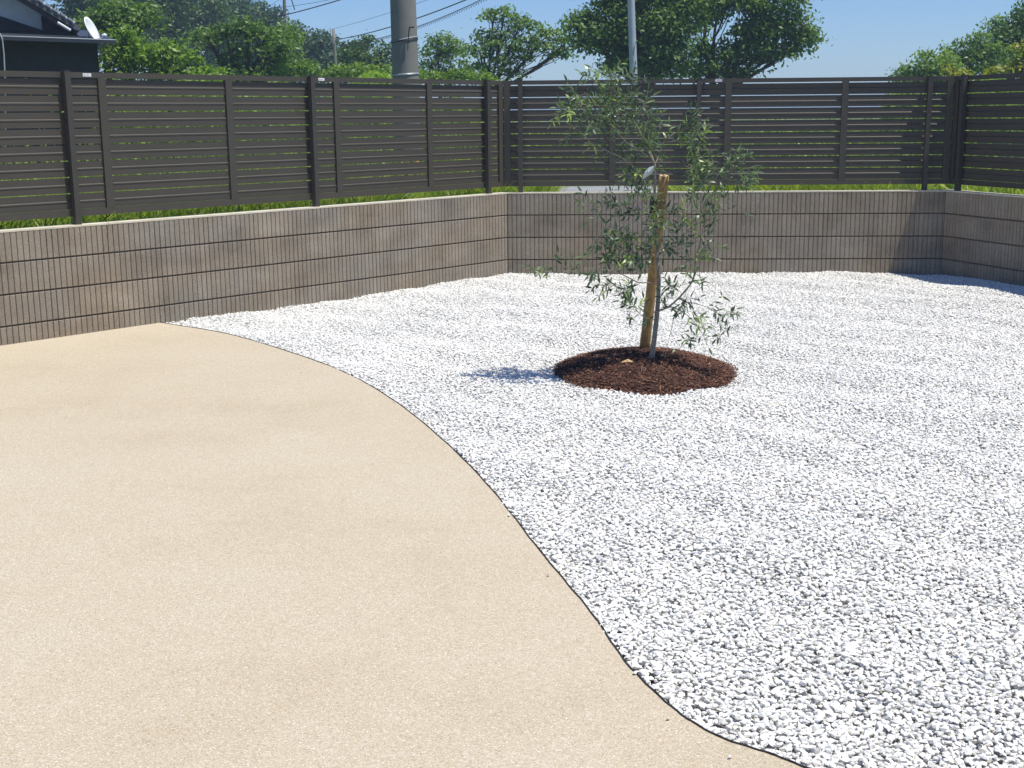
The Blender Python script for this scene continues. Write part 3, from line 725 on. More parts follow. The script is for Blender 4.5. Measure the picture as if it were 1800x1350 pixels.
# ------------------------------------------------------------------ grass beyond the walls
def blades(name, X, Y, Z, H, Wd, mat, label, cat, lean=.35):
    n = len(X); th = rng.uniform(0, 2 * pi, n); ln = rng.normal(0, lean, n); ld = rng.uniform(0, 2 * pi, n)
    s_ = np.column_stack([np.cos(th), np.sin(th), np.zeros(n)]); b0_ = np.column_stack([X, Y, Z])
    lv = np.column_stack([np.cos(ld), np.sin(ld), np.zeros(n)]) * (ln * H)[:, None]
    up = np.column_stack([np.zeros(n), np.zeros(n), H])
    rows = [b0_ - s_ * Wd[:, None] * .5, b0_ + s_ * Wd[:, None] * .5, b0_ + up * .6 + lv * .45 + s_ * Wd[:, None] * .45, b0_ + up * .6 + lv * .45 - s_ * Wd[:, None] * .45, b0_ + up + lv * 1.3]
    Vb = np.stack(rows, 1).reshape(-1, 3); bb = np.arange(n)[:, None] * 5
    F = np.concatenate([bb + np.array([[0, 1, 2]]), bb + np.array([[0, 2, 3]]), bb + np.array([[3, 2, 4]])], 1).reshape(-1, 3)
    o = np_mesh(name, Vb, F, mat, None, np.repeat(np.clip(rng.beta(2.4, 2.0, n), 0, 1), 3), 3)
    tag(o, label, cat, kind='stuff'); return o
gxs, gys, ghs = [], [], []
for w, n, tm in (('L', 46000, 12.), ('B', 20000, LB), ('R', 9000, 4.)):
    o_, d_, n_ = RUN[w][:3]; t = rng.uniform(-.5, tm, n); of = .35 + rng.gamma(1.8, .8, n)
    gxs.append(o_.x + d_.x * t + n_.x * of); gys.append(o_.y + d_.y * t + n_.y * of)
    ghs.append(rng.gamma(6, .045, n) + .10)
gX = np.concatenate(gxs); gY = np.concatenate(gys); gH = np.clip(np.concatenate(ghs), .08, .36)
sl0 = at(985, 328, 17.5)
keep = ~((gX > .35) & (gX < 1.75) & (gY > 11.75))
def outside(x, y, mg=.14):
    r_ = np.ones(len(x), bool)
    inL = ((x - oL.x) * nL.x + (y - oL.y) * nL.y) < mg; inB = ((x - oL.x) * nB.x + (y - oL.y) * nB.y) < mg; inR = ((x - oR.x) * nR.x + (y - oR.y) * nR.y) < mg
    return ~(inL & inB & inR)
keep &= outside(gX, gY)
gp_ = gX / gY * FPX; keep &= ~((gp_ > -190) & (gp_ < -155) & (gY < 17)); gH = np.where((gp_ > -215) & (gp_ < -120), gH * .8, gH)
gX, gY, gH = gX[keep], gY[keep], gH[keep]
blades('grass', gX, gY, np.full(len(gX), GZ - .01), gH, rng.uniform(.008, .02, len(gX)), M['grass'], 'lush green grass growing just outside the block walls', 'grass', .55)
n = 60000
fY = 13 + 55 * rng.uniform(0, 1, n) ** 1.5; fX = rng.uniform(-.55, .55, n) * fY * 1.1
patch = np.sin(fX * .5 + 1) * np.cos(fY * .35) + rng.normal(0, .3, n)
fH = (.15 + .25 * rng.gamma(2, .4, n)) * (1 + .4 * np.clip(patch, -1, 1.5)) ; fH = np.clip(fH, .08, .9)
k = outside(fX, fY, .3) & ~((fX > .3) & (fX < 2.5) & (fY < 20) & (fY > 12)) & ~((fX / fY * FPX > -192) & (fX / fY * FPX < -153) & (fY < 16.6)); fX, fY, fH = fX[k], fY[k], fH[k]
blades('weeds', fX, fY, np.full(len(fX), GZ - .01), fH, .012 + .0016 * fY, M['grass'], 'rough field of tall weeds stretching out beyond the fences', 'weeds', .45)
# concrete slab track beyond the back wall
c0 = onz(985, 328, GZ + .05); 
c1 = onz(972, 341, GZ + .05); c2 = onz(1188, 329, GZ + .05); kx = (c0.x - c1.x) / (c0.y - c1.y); xn = c1.x + kx * (12.2 - c1.y)
mb = MB(); q4 = [(xn, 12.2), (xn + 1.15, 12.2), (c2.x, c0.y), (c0.x, c0.y)]
mb.hexa([(a_, b_, GZ - .05) for a_, b_ in q4] + [(a_, b_, GZ + .05) for a_, b_ in q4])
o = mb.build('path', M['conc']); tag(o, kind='structure')
# low concrete wall beyond the right fence
pA = at(1722, 250, 15.5); pB = at(2050, 255, 13.6)
cw = empty('concrete_wall', (pA.x, pA.y, GZ), 'pale grey concrete wall seen through the fence at the right edge', 'wall')
mb = MB(); dd = Vector((pB.x - pA.x, pB.y - pA.y, 0)).normalized(); nn = Vector((-dd.y, dd.x, 0)) * .15
b0 = [Vector((pA.x, pA.y, 0)), Vector((pB.x, pB.y, 0)), Vector((pB.x, pB.y, 0)) + nn, Vector((pA.x, pA.y, 0)) + nn]
mb.hexa([v + Vector((0, 0, GZ - .1)) for v in b0] + [v + Vector((0, 0, pA.z)) for v in b0]); mb.build('panel', M['conc'], cw)
mb = MB(); nn2 = nn.normalized() * .02
b1 = [b0[0] - nn2, b0[1] - nn2, b0[2] + nn2, b0[3] + nn2]
mb.hexa([v + Vector((0, 0, pA.z + .001)) for v in b1] + [v + Vector((0, 0, pA.z + .06)) for v in b1]); mb.build('cap', M['conc'], cw)

# ------------------------------------------------------------------ poles
def pole(name, label, cat, top, bot, r0, r1, mat, n=20):
    root = empty(name, (bot.x, bot.y, GZ), label, cat)
    mb = MB(); d = (top - bot); base = bot - d * ((bot.z - (GZ - .1)) / d.z) if abs(d.z) > 1e-6 else bot
    mb.tube([base.lerp(top, k / 6) for k in range(7)], [r0 + (r1 - r0) * k / 6 for k in range(7)], n)
    mb.build('shaft', mat, root, True); return root, base
PY = 16.4
pt_ = at(702.5, -170, PY); pb_ = at(713, 138, PY)
up_, ub = pole('utility_pole', 'thick grey concrete utility pole with steel bands and a hazard sleeve', 'utility pole', pt_, pb_, .178, .150, M['concpole'], 32)
ax = (pt_ - ub); 
def on_pole(py): 
    q = at(700, py, PY); k = (q.z - ub.z) / ax.z; return ub + ax * k
def prad(py):
    q = on_pole(py); return .178 + (.150 - .178) * ((q - ub).length / ax.length)
def ring(py, hh, tilt, mat, name, wdt=.004):
    c0 = on_pole(py); rd = prad(py) + wdt
    mb = MB(); lp = [c0 + Vector((rd * cos(a), rd * sin(a), tilt * cos(a))) for a in [2 * pi * k / 28 for k in range(29)]]
    for sgn in range(int(hh / .008) + 1):
        mb.tube([p + Vector((0, 0, sgn * .008)) for p in lp], .006, 5, False)
    return mb.build(name, mat, up_)
ring(70, .0, .035, M['steel'], 'steel_band'); ring(73, .02, .02, M['darksteel'], 'steel_band'); ring(132, .008, .012, M['steel'], 'steel_band')
rr_ = prad(60)
mb = MB(); c1 = at(728, 47.5, PY - .22); c2 = at(720, 48, PY - .20); c3 = at(718.5, 58, PY - .185); c4 = at(716.5, 88, PY - .18)
mb.tube([c1, c2, c3, c4], [.010, .010, .007, .005], 8); mb.build('bent_rod', M['darksteel'], up_)
# hazard sleeve with diagonal stripes
mbY = MB(); z0, z1 = .50, .985; rd = .181; NSEG, NV = 32, 8; mi = []
cc = []
for j in range(NV + 1):
    z_ = z0 + (z1 - z0) * j / NV; ca = ub + ax * ((z_ - ub.z) / ax.z)
    cc += [ca + Vector((rd * cos(2 * pi * k / NSEG), rd * sin(2 * pi * k / NSEG), 0)) for k in range(NSEG)]
ff = []
for j in range(NV):
    for k in range(NSEG):
        ff.append((j * NSEG + k, j * NSEG + (k + 1) % NSEG, (j + 1) * NSEG + (k + 1) % NSEG, (j + 1) * NSEG + k)); mi.append(((k + j // 3) // 2) % 2)
slv = mesh_obj('hazard_sleeve', cc, ff, M['yellow'], up_); slv.data.materials.append(M['black']); slv.data.polygons.foreach_set('material_index', mi)

sp_, sb = pole('steel_pole', 'pale galvanised steel pole rising in front of the dark tree', 'pole', at(1105, -120, 24), at(1114, 138, 24), .078, .060, M['steel'])
mb = MB(); c0 = at(1118, 74, 23.93); mb.tube([c0, at(1121.5, 74, 23.9)], .008, 6); mb.tube([at(1117.5, 74, 23.92), at(1115, 84, 23.92), at(1114.2, 98, 23.92)], .004, 5); mb.build('bracket', M['darksteel'], sp_)
wp1, wb1 = pole('telegraph_pole', 'slim grey pole with a dark bracket in front of the wooded hill', 'pole', at(497.5, -60, 40), at(503.5, 105, 40), .058, .047, M['wood'], 12)
mb = MB(); mb.tube([at(494, 27, 39.9), at(502, 26, 39.9)], .03, 8); mb.tube([at(496, 24, 39.9), at(497, 29, 39.9)], .045, 8); mb.build('bracket', M['darksteel'], wp1)
wp2, wb2 = pole('timber_pole', 'short weathered timber pole with its bare top below the wires', 'pole', at(586, 51, 38), at(591, 138, 38), .056, .044, M['wood'], 12)
def wire(name, label, a, b, r_, sag=.1, n=16, curls=False, mat=None):
    pts = [a.lerp(b, k / n) - Vector((0, 0, sag * 4 * (k / n) * (1 - k / n))) for k in range(n + 1)]
    mb = MB(); mb.tube(pts, r_, 6)
    o = mesh_obj(name, mb.v, mb.f, mat or M['wire']); tag(o, label, 'wire', 'overhead wires')
    if curls:
        m2 = MB()
        zz_ = []
        for k in range(90):
            p = a.lerp(b, k / 90.) - Vector((0, 0, sag * 4 * (k / 90) * (1 - k / 90)))
            zz_ += [p, p + Vector((.02, 0, -.035)), p + Vector((.04, 0, -.06)), p + Vector((.03, 0, -.02))]
        m2.tube(zz_, .0045, 4, False)
        c_ = mesh_obj('spiral_tie', m2.v, m2.f, mat or M['wire']); c_.parent = o
    return o
wire('overhead_wire', 'heavy dark wire passing behind the utility pole from the timber pole', at(590, 70, 38), at(870, -22, 25), .012, .12)
wire('overhead_wire', 'wire with hanging ties just under the heavy one by the utility pole', at(600, 79, 38.2), at(900, -28, 25.3), .007, .2, curls=True)
wire('overhead_wire', 'faint thin wire high between the timber pole and the utility pole', at(560, 57, 38), at(790, -14, 26), .004, .05)
wire('overhead_wire', 'heavy wire crossing the slim grey pole at its bracket', at(380, 50, 41.5), at(640, -14, 39), .016, .1)
wire('overhead_wire', 'thin upper wire crossing the slim grey pole', at(470, 15, 40.3), at(600, -5, 39), .006, .04)
wire('overhead_wire', 'short dark drop wire hanging beside the slim grey pole', at(511, -5, 40), at(518, 17, 39.9), .016, 0)
wire('overhead_wire', 'thin wire sloping over the wooded hill left of the slim grey pole', at(440, 30, 42), at(497, -6, 40), .005, .04)

# ------------------------------------------------------------------ house
HY = 20.0
HP = Vector((-7.5, 20.0, 0)); HT = Vector((.93, .367, 0)); HD = Vector((-.367, .93, 0))     # facade runs along HT, depth along HD
def H(px, py, dy=0):
    d = ray(px, py); o_ = Vector((0, 0, CAMH)); q = HP + HD * dy
    k = (q - o_).dot(HD) / d.dot(HD); return o_ + d * k
def hs_(v): return (v - HP).dot(HT)
def hp(s_, dep, z): q = HP + HT * s_ + HD * dep; return Vector((q.x, q.y, z))
def hbox(mb, s0, s1, d0, d1, z0, z1):
    mb.hexa([hp(s0, d0, z0), hp(s1, d0, z0), hp(s1, d1, z0), hp(s0, d1, z0), hp(s0, d0, z1), hp(s1, d0, z1), hp(s1, d1, z1), hp(s0, d1, z1)])
hroot = empty('house', (HP.x, HP.y, GZ), 'dark boarded house with tiled roof and white plaster gable', 'house')
def slab(mb, pts, thick):       # polygon in the facade plane, thickness away from viewer
    a_ = [Vector(p) for p in pts]; b_ = [p + HD * thick for p in a_]; k = len(a_)
    mb.add(a_ + b_, [tuple(range(k)), tuple(range(2 * k - 1, k - 1, -1))] + [(i, k + i, k + (i + 1) % k, (i + 1) % k) for i in range(k)])
L0 = hs_(H(-420, 70)); R0 = hs_(H(172, 90)); zt_ = H(0, 74).z
mb = MB(); hbox(mb, L0, R0, 0, 3.0, GZ - .1, zt_ + .10)
x = L0
while x < R0:                                # battens of the boarding
    hbox(mb, x, x + .03, -.015, -.001, GZ - .1, zt_ - .13); x += .30
mb.build('wall', M['darkwall'], hroot)
E0 = H(-30, 63, -.7); E1 = H(204, 71, -.7); zl, zr = E0.z, E1.z; sl, sr = hs_(E0), hs_(E1)
kz = (zr - zl) / (sr - sl); s00 = L0 - .3; z00 = zl + kz * (s00 - sl)
mb = MB()
mb.hexa([hp(s00, -.7, z00 - .05), hp(sr, -.7, zr - .05), hp(sr, 3.2, zr + .32), hp(s00, 3.2, z00 + .32), hp(s00, -.7, z00), hp(sr, -.7, zr), hp(sr, 3.2, zr + .38), hp(s00, 3.2, z00 + .38)])
lr = mb.build('lower_roof', M['flash'], hroot)
mb = MB(); mb.tube([hp(s00, -.72, z00 + .005), hp(sr, -.72, zr + .005)], .006, 8); mb.build('gutter', M['steel'], lr)
mb = MB(); mb.tube([H(-8, 58, -.85), H(0, 60, -.85), H(4, 68, -.85), H(7, 95, -.85), H(9, 140, -.85), H(10, 300, -.85)], .010, 6); mb.build('downpipe', M['steel'], hroot)
gy = 1.2
mb = MB(); slab(mb, [H(-420, 25, gy), H(84, 58, gy), H(76, 20, gy), H(20, -20, gy), H(-200, -120, gy), H(-420, -30, gy)], 2.6); mb.build('gable_wall', M['plaster'], hroot)
mb = MB(); slab(mb, [H(-300, -70, gy - .12), H(0, 28, gy - .12), H(84, 56.5, gy - .12), H(84, 75, gy - .12), H(-300, 75, gy - .12)], .11); mb.build('dark_boarding', M['darkwall'], hroot)
rf = MB(); slab(rf, [H(-150, -135, gy - .75), H(141, 47, gy - .75), H(141, 53, gy - .75), H(134, 53, gy - .75), H(-150, -122, gy - .75)], 4.2)
roof = rf.build('roof', M['tile'], hroot)
mb = MB(); slab(mb, [H(-150, -121.5, gy - .7), H(120, 48, gy - .7), H(100, 44, gy - .7), H(74, 26, gy - .7), H(-150, -107, gy - .7)], .06); mb.build('barge_board', M['eave'], roof)
mb = MB(); slab(mb, [H(73, 27, gy - .3), H(120, 46, gy - .3), H(124, 66, gy - .3), H(76, 58, gy - .3)], .3); mb.build('eave_bracket', M['darkwall'], roof)
for k in range(-14, 6):                       # round verge tiles
    px_ = 126 + (k - 5) * 13.2; py_ = 39 + (k - 5) * 8.25
    mb = MB(); a_ = H(px_, py_, gy - .80); b_ = H(px_, py_, gy + .9); mb.tube([a_, b_], .042, 10); tl = mb.build('verge_tile', M['tile'], roof)
    mb = MB(); mb.tube([H(px_ - 7, py_ - 5.5, gy - .82), H(px_ + 2, py_ + .0, gy - .82)], [.034, .034], 8)
    mb.build('tile_lip', M['tile'], tl)
    mb = MB(); mb.tube([H(px_ + 2, py_ + .3, gy - .84), H(px_ + 5, py_ + 2.0, gy - .84)], [.030, .022], 8)
    mb.build('tile_end', M['tileend'], tl)
mb = MB(); mb.tube([H(101, 39.5, .1), H(124, 53.5, .1)], .022, 8); mb.build('eave_pipe', M['dish'], roof)
# satellite dish standing on the lower roof
dc = H(161.5, 51.5, -.25)
dr = empty('satellite_dish', (dc.x, dc.y, zr), 'white oval satellite dish on the lower roof of the dark house', 'satellite dish')
nvec = Vector((.90, -.06, .40)).normalized(); ua = Vector((0, 0, 1)); ua = (ua - nvec * ua.dot(nvec)).normalized(); va = nvec.cross(ua)
Vv = []; Ff = []
for side in (0, 1):
    Vv.append(dc - nvec * (.05 - .012 * side))
    for i in range(1, 6):
        for k in range(28):
            a_ = 2 * pi * k / 28; r_ = i / 5
            Vv.append(dc + ua * (.20 * r_ * sin(a_)) + va * (.19 * r_ * cos(a_)) - nvec * (.05 * (1 - r_ * r_) - .012 * side))
for side in (0, 1):
    s0 = side * 141
    for k in range(28): Ff.append((s0, s0 + 1 + k, s0 + 1 + (k + 1) % 28))
    for i in range(4):
        for k in range(28):
            a_ = s0 + 1 + i * 28 + k; b_ = s0 + 1 + i * 28 + (k + 1) % 28; Ff.append((a_, a_ + 28, b_ + 28, b_))
for k in range(28): Ff.append((113 + k, 113 + (k + 1) % 28, 141 + 113 + (k + 1) % 28, 141 + 113 + k))
mesh_obj('reflector', Vv, Ff, M['dish'], dr, True)
mb = MB(); lp = H(184, 63, -.35); mb.tube([dc - ua * .19, lp], .010, 6); mb.build('arm', M['steel'], dr)
mb = MB(); mb.tube([lp + Vector((-.03, 0, 0)), lp + Vector((.0, 0, .01)), lp + Vector((.03, 0, 0))], [.024, .03, .024], 10); mb.build('receiver', M['dish'], dr)
mb = MB(); mb.tube([dc - nvec * .06, dc - nvec * .10 - Vector((0, 0, .14))], .012, 8); mb.build('mount', M['steel'], dr)

# ------------------------------------------------------------------ trees
LM = {
 'dark': leafmat('leaves_dark_green', (.055, .115, .026), (.150, .255, .052), (.30, .42, .09), .42),
 'mid': leafmat('leaves_mid_green', (.065, .135, .028), (.175, .29, .052), (.34, .46, .09), .42),
 'bright': leafmat('leaves_bright_green', (.08, .155, .020), (.21, .34, .038), (.37, .49, .07), .42),
 'blue': leafmat('leaves_bluish_green', (.03, .066, .032), (.070, .135, .055), (.13, .22, .08), .3),
 'deep': leafmat('leaves_deep_green', (.03, .066, .018), (.080, .150, .032), (.17, .27, .055), .32),
 'yellow': leafmat('leaves_yellow_green', (.14, .17, .015), (.30, .32, .028), (.50, .47, .06), .40),
}
def tree(name, label, cat, trunk_px, Y, lobes, mat, leaf=.11, dens=1., tr=.10, group=None, flat=.45, low=None, trunk=True, clump=.34, seed=0, droop=.2):
    r2 = np.random.default_rng(seed + 100)
    rr = random.Random(seed)
    bx0 = at(trunk_px, 140, Y)
    root = empty(name, (bx0.x, Y, GZ), label, cat, group)
    sc = Y / FPX
    Cs, Cr, lobec = [], [], []
    for (px, py, rx, ry) in lobes:
        c = np.array(at(px, py, Y)); R3 = np.array([rx * sc, (rx + ry) / 2 * sc * .9, ry * sc]); lobec.append((Vector(c), R3))
        vol = R3[0] * R3[1] * R3[2]
        n = max(6, int(10 * dens * vol ** (2 / 3) / (clump ** 2) * 1.25))
        v = r2.normal(0, 1, (n, 3)); v /= np.linalg.norm(v, axis=1)[:, None]
        rad = r2.uniform(.35, 1.0, n) ** .5
        Cs.append(c + v * rad[:, None] * R3 * (1 + r2.normal(0, .12, (n, 1)))); Cr.append(clump * r2.uniform(.6, 1.25, n))
    Cs = np.vstack(Cs); Cr = np.concatenate(Cr)
    ok = Cs[:, 2] > GZ + .1; Cs, Cr = Cs[ok], Cr[ok]
    nl = np.maximum(8, (70 * dens * (Cr / .34) ** 2 * (.11 / leaf) ** 1.6).astype(int))
    ci = np.repeat(np.arange(len(Cs)), nl); n = len(ci)
    off = r2.normal(0, .5, (n, 3)) * Cr[ci][:, None] * np.array([1, 1, flat])
    off[:, 2] -= droop * (off[:, 0] ** 2 + off[:, 1] ** 2) / Cr[ci]
    P = Cs[ci] + off
    nm = r2.normal(0, .55, (n, 3)) + off / (Cr[ci][:, None]) * .8; nm[:, 2] += .75
    nm /= np.linalg.norm(nm, axis=1)[:, None]
    d = np.cross(nm, r2.normal(0, 1, (n, 3))); d[:, 2] -= .25; d -= nm * (d * nm).sum(1)[:, None]; d /= np.linalg.norm(d, axis=1)[:, None]
    s_ = np.cross(nm, d); ln = leaf * r2.uniform(.65, 1.3, n)
    rows = [P - d * ln[:, None] * .5, P + s_ * ln[:, None] * .24 + nm * ln[:, None] * .04, P + d * ln[:, None] * .5, P - s_ * ln[:, None] * .24 + nm * ln[:, None] * .04]
    Vb = np.stack(rows, 1).reshape(-1, 3); F = np.arange(n * 4).reshape(-1, 4)
    ctone = r2.normal(.42, .13, len(Cs)); tone = np.clip(ctone[ci] + r2.normal(0, .13, n), 0, 1)
    np_mesh('crown', Vb, F, LM[mat], root, tone, 4)
    if trunk:
        mb = MB(); top = max(lobec, key=lambda t: t[0].z)[0]
        b0 = Vector((bx0.x, Y, GZ - .1)); fork = Vector((bx0.x + rr.uniform(-.1, .1), Y, GZ + (min(c.z for c, _ in lobec) - GZ) * .55 + .3))
        mb.tube(spline([b0, b0.lerp(fork, .5) + Vector((rr.uniform(-.06, .06), 0, 0)), fork], 4), [tr * 1.25] + [tr * (1.1 - .25 * k / 8) for k in range(8)], 9)
        mb.build('trunk', M['trunk'], root, True)
        mb = MB()
        for c, R3 in lobec:
            mid = fork.lerp(c, .5) + Vector((rr.uniform(-.15, .15), rr.uniform(-.15, .15), rr.uniform(-.1, .15)))
            pth = spline([fork - Vector((0, 0, .05)), mid, c], 5); mb.tube(pth, [tr * (.42 - .30 * k / len(pth)) for k in range(len(pth))], 7)
            idx_ = [rr.randrange(len(Cs)) for _ in range(40)]
            near = sorted(range(len(Cs)), key=lambda q: abs(Cs[q][0] - c.x) / R3[0] + abs(Cs[q][2] - c.z) / R3[2] + rr.random() * .8)[:12]
            for q in near:
                k = rr.randrange(len(pth) // 3, len(pth)); t_ = Vector(Cs[q]); s0 = pth[k]
                mm = s0.lerp(t_, .5) + Vector((0, 0, -.08)); mb.tube(spline([s0, mm, t_], 3), [tr * .12, tr * .11, tr * .1, tr * .09, tr * .07, tr * .05, tr * .04], 5)
        mb.build('limbs', M['trunk'], root, True)
    return root, n
tot = 0
def T(*a, **k):
    global tot
    r_, n = tree(*a, **k); tot += n; return r_
G1 = 'trees beyond the fences'
T('broadleaf_tree', 'tall dark green tree directly behind the pale steel pole', 'tree', 1136, 30, [(1055, 62, 42, 30), (1035, 35, 28, 16), (1085, 25, 45, 40), (1140, 25, 60, 45), (1175, 50, 50, 40), (1120, 85, 48, 34), (1165, 110, 45, 24), (1090, 105, 30, 22), (1190, -15, 60, 35), (1120, -30, 70, 30)], 'dark', leaf=.115, dens=1.3, tr=.17, group=G1, seed=1, clump=.36)
T('spreading_tree', 'wide spreading dark tree whose crown reaches out over the back fence to the right', 'tree', 1250, 31, [(1270, -12, 70, 26), (1345, -4, 72, 24), (1372, 30, 48, 14), (1385, 54, 46, 14), (1412, 70, 24, 10), (1330, 50, 44, 14), (1310, 78, 44, 12), (1256, 92, 42, 14), (1330, 98, 52, 7), (1232, 122, 38, 12), (1292, 122, 34, 7), (1388, 86, 30, 8), (1240, 24, 36, 18)], 'dark', leaf=.115, dens=1.3, tr=.13, group=G1, seed=2, clump=.33)
T('layered_tree', 'flat layered tree between the utility pole and the steel pole', 'tree', 862, 34, [(870, 16, 24, 7), (885, 30, 34, 7), (915, 42, 44, 8), (860, 58, 34, 8), (965, 58, 38, 8), (1000, 72, 25, 7), (890, 72, 62, 9), (945, 84, 56, 8), (842, 88, 34, 9), (900, 102, 58, 8), (848, 116, 34, 8), (985, 92, 18, 5), (880, 124, 40, 6)], 'mid', leaf=.115, dens=.8, tr=.10, group=G1, seed=3, flat=.28, clump=.30)
T('small_tree', 'small rounded tree just right of the utility pole', 'tree', 777, 36, [(772, 76, 30, 14), (757, 100, 24, 22), (795, 96, 28, 18), (762, 125, 30, 16), (812, 118, 24, 14)], 'mid', leaf=.115, dens=.85, tr=.07, group=G1, seed=4, clump=.33)
T('small_tree', 'small dark tree between the timber pole and the utility pole', 'tree', 640, 42, [(645, 84, 42, 18), (620, 102, 36, 20), (670, 100, 34, 22), (640, 125, 60, 20), (690, 122, 30, 16)], 'deep', leaf=.14, dens=.95, tr=.09, group=G1, seed=5, clump=.42)
T('hill_tree', 'hazy bluish tree between the slim grey pole and the timber pole', 'tree', 545, 56, [(530, 68, 38, 18), (560, 88, 36, 26), (510, 95, 40, 34), (590, 110, 35, 24), (500, 60, 24, 16), (540, 125, 60, 30)], 'blue', leaf=.19, dens=1., tr=.12, group=G1, seed=6, clump=.6)
hz = [(470, 66, [(470, 35, 34, 24), (445, 22, 30, 18), (490, 60, 34, 34), (450, 60, 50, 40), (470, 110, 60, 40)], 'bluish tree on the hill slope just left of the slim grey pole'),
      (405, 70, [(405, 8, 40, 22), (430, 22, 34, 22), (400, 45, 50, 36), (390, 100, 60, 40)], 'tall bluish tree at the crest of the wooded hill'),
      (345, 62, [(350, -2, 40, 24), (330, 30, 44, 30), (370, 30, 30, 30), (350, 80, 50, 40)], 'dark tree on the hill against the gap of sky at the top'),
      (270, 58, [(265, -25, 60, 40), (290, 25, 44, 34), (240, 15, 50, 38), (270, 75, 60, 40)], 'big dark tree rising out of the frame above the bushes'),
      (190, 52, [(190, -30, 60, 44), (170, 20, 60, 44), (150, -10, 50, 40), (190, 60, 60, 40)], 'tall dark tree behind the satellite dish')]
for i, (px, Y, lb, lab) in enumerate(hz):
    T('hill_tree', lab, 'tree', px, Y, lb, 'blue' if i < 2 else 'deep', leaf=.19, dens=1., tr=.14, group=G1, seed=20 + i, clump=.6)
T('vine_covered_tree', 'dense vine covered tree with dark hollows left of the slim grey pole', 'tree', 420, 27, [(395, 50, 34, 10), (430, 42, 34, 9), (470, 54, 34, 14), (365, 64, 28, 9), (492, 88, 20, 28), (440, 128, 60, 12), (470, 100, 24, 24), (395, 130, 40, 10), (410, 95, 20, 24)], 'dark', leaf=.10, dens=1.05, tr=.10, group=G1, seed=7, clump=.3)
T('vine_covered_tree', 'leafy green tree just below the slim grey pole', 'tree', 500, 30, [(500, 62, 26, 18), (485, 90, 26, 20), (520, 118, 34, 14), (490, 125, 36, 14)], 'mid', leaf=.10, dens=1., tr=.07, group=G1, seed=8, clump=.3)
T('shrub', 'tall yellow green shrub touching the corner of the dark house', 'shrub', 215, 22, [(215, 75, 26, 18), (205, 100, 26, 20), (235, 95, 20, 22), (228, 60, 22, 14), (210, 128, 34, 14)], 'bright', leaf=.10, dens=1., tr=.05, group=G1, seed=9, clump=.24)
T('shrub', 'bright green round shrub between the house and the vine covered tree', 'shrub', 295, 22, [(290, 86, 30, 14), (265, 98, 26, 18), (315, 94, 24, 16), (330, 114, 40, 14), (285, 118, 50, 16), (370, 124, 26, 9)], 'bright', leaf=.095, dens=1., tr=.05, group=G1, seed=10, clump=.24)
T('broadleaf_tree', 'leafy tree with yellowish tips standing behind the satellite dish', 'tree', 225, 26, [(200, 20, 32, 20), (225, 38, 30, 20), (190, 50, 30, 22), (250, 25, 28, 20), (165, 25, 30, 22)], 'dark', leaf=.108, dens=.95, tr=.1, group=G1, seed=11, clump=.32)
T('shrub', 'low bright shrub at the foot of the timber pole', 'shrub', 620, 33, [(620, 124, 34, 10), (655, 128, 30, 9), (590, 130, 28, 8), (690, 127, 22, 9)], 'bright', leaf=.095, dens=1., tr=.04, group=G1, seed=12, clump=.26)
T('shrub', 'low bright shrub just right of the utility pole base', 'shrub', 780, 28, [(760, 132, 30, 8), (800, 135, 34, 7), (840, 136, 30, 6), (870, 140, 24, 6)], 'bright', leaf=.095, dens=1., tr=.04, group=G1, seed=13, clump=.24)
T('hillside_tree', 'lowest leafy tree of the wooded slope on the right', 'tree', 1620, 33, [(1608, 122, 28, 15), (1640, 108, 32, 18), (1610, 145, 44, 20), (1660, 130, 40, 26)], 'mid', leaf=.108, dens=1.05, tr=.08, group=G1, seed=14, clump=.3)
T('hillside_tree', 'green tree in the middle of the wooded slope on the right', 'tree', 1700, 34, [(1690, 90, 32, 18), (1722, 76, 28, 20), (1700, 115, 40, 28), (1750, 100, 34, 30)], 'mid', leaf=.108, dens=1.05, tr=.1, group=G1, seed=15, clump=.32)
T('hillside_tree', 'tallest dark tree at the right edge of the wooded slope', 'tree', 1780, 35, [(1765, 50, 28, 20), (1790, 34, 30, 24), (1830, 20, 40, 34), (1780, 85, 44, 38), (1850, 70, 50, 40), (1800, 125, 60, 30)], 'dark', leaf=.115, dens=1.05, tr=.12, group=G1, seed=16, clump=.34)
T('shrub', 'yellow leaved shrub at the right edge above the fence', 'shrub', 1785, 24, [(1780, 108, 16, 12), (1800, 90, 16, 14), (1745, 122, 10, 6), (1810, 120, 24, 14)], 'yellow', leaf=.10, dens=1., tr=.03, group=G1, seed=17, clump=.2)
T('shrub', 'tiny yellow leaved shrub just above the right fence corner', 'shrub', 1672, 25, [(1672, 124, 8, 8), (1690, 130, 8, 5)], 'yellow', leaf=.09, dens=1., tr=.02, group=G1, seed=18, clump=.16)
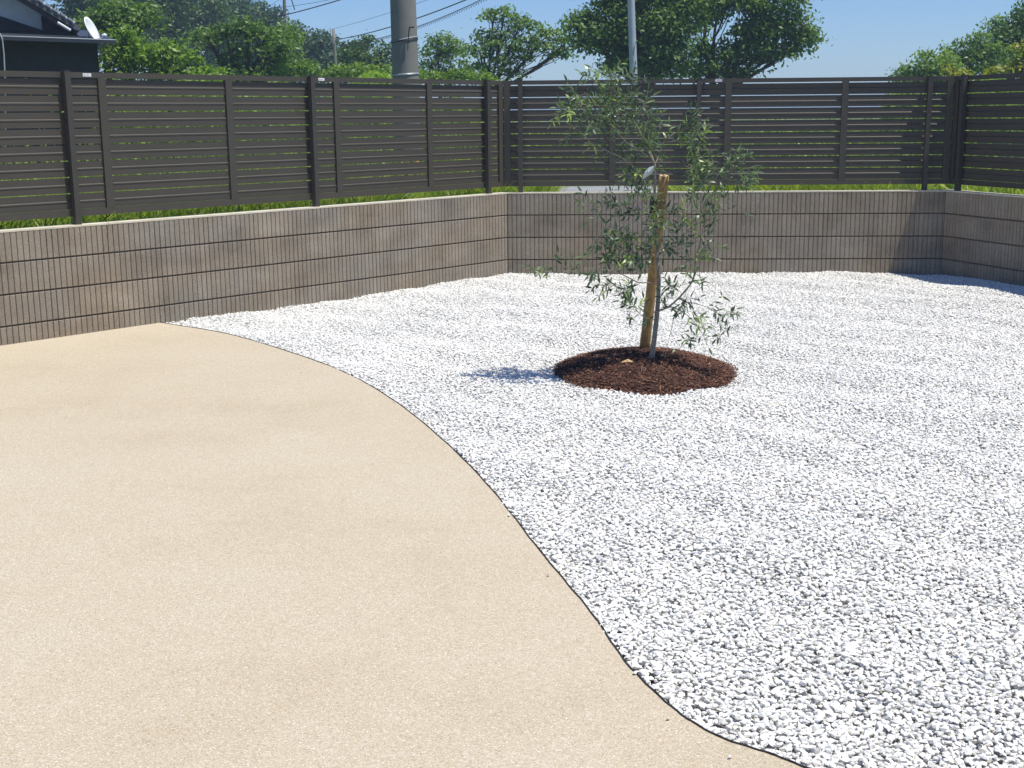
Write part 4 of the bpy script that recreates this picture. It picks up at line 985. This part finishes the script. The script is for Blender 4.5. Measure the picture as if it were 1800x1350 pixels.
# understorey seen through the fence gaps, one mass of low leaves
n = 120000
u = rng.uniform(0, 1, n); pxs = np.where(u < .62, rng.uniform(-60, 880, n), np.where(u < .80, rng.uniform(1040, 1420, n), rng.uniform(1540, 1900, n)))
Yd = rng.uniform(19, 30, n)
hmax = np.where(pxs < 700, .93 + .036 * Yd, np.where(pxs < 870, .9 + .02 * Yd, np.where(pxs < 1500, .8, .93 + .026 * Yd))) * (.85 + .15 * np.sin(pxs * .03) * np.sin(pxs * .011 + 1))
zz = GZ + np.abs(hmax) * rng.uniform(0, 1, n) ** .8
X = (pxs - 900) / FPX * Yd
nm = rng.normal(0, .6, (n, 3)); nm[:, 2] += .7; nm[:, 1] -= .3; nm /= np.linalg.norm(nm, axis=1)[:, None]
d = np.cross(nm, rng.normal(0, 1, (n, 3))); d /= np.linalg.norm(d, axis=1)[:, None]; s_ = np.cross(nm, d); ln = rng.uniform(.05, .13, n)[:, None]
P = np.column_stack([X, Yd, zz]); sH = (X - HP.x) * HT.x + (Yd - HP.y) * HT.y; dH = (X - HP.x) * HD.x + (Yd - HP.y) * HD.y; hk = ~((sH < R0 + .3) & (dH > -1.1) & (dH < 4)); P, d, s_, ln = P[hk], d[hk], s_[hk], ln[hk]
Vb = np.stack([P - d * ln * .5, P + s_ * ln * .26, P + d * ln * .5, P - s_ * ln * .26], 1).reshape(-1, 3)
o = np_mesh('undergrowth', Vb, np.arange(len(P) * 4).reshape(-1, 4), LM['bright'], None, np.clip(rng.normal(.5, .2, len(P)), 0, 1), 4)
tag(o, 'tangled green undergrowth filling the land below the trees', 'undergrowth', kind='stuff')
print('tree leaves', tot)

# ------------------------------------------------------------------ haze
hm = bpy.data.materials.new('haze_air'); hm.use_nodes = True; hn = hm.node_tree; hn.nodes.clear()
pvn = hn.nodes.new('ShaderNodeVolumePrincipled'); pvn.inputs['Color'].default_value = (.62, .80, 1.0, 1); pvn.inputs['Density'].default_value = .0017; pvn.inputs['Anisotropy'].default_value = 0.0
ho = hn.nodes.new('ShaderNodeOutputMaterial'); hn.links.new(pvn.outputs[0], ho.inputs['Volume'])
mb = MB(); mb.box(-far - 2, far + 2, -far - 2, far + 2, -1.12, 11.0)
o = mb.build('haze', hm); tag(o, 'thin bluish summer haze hanging over the whole place', 'haze', kind='stuff')
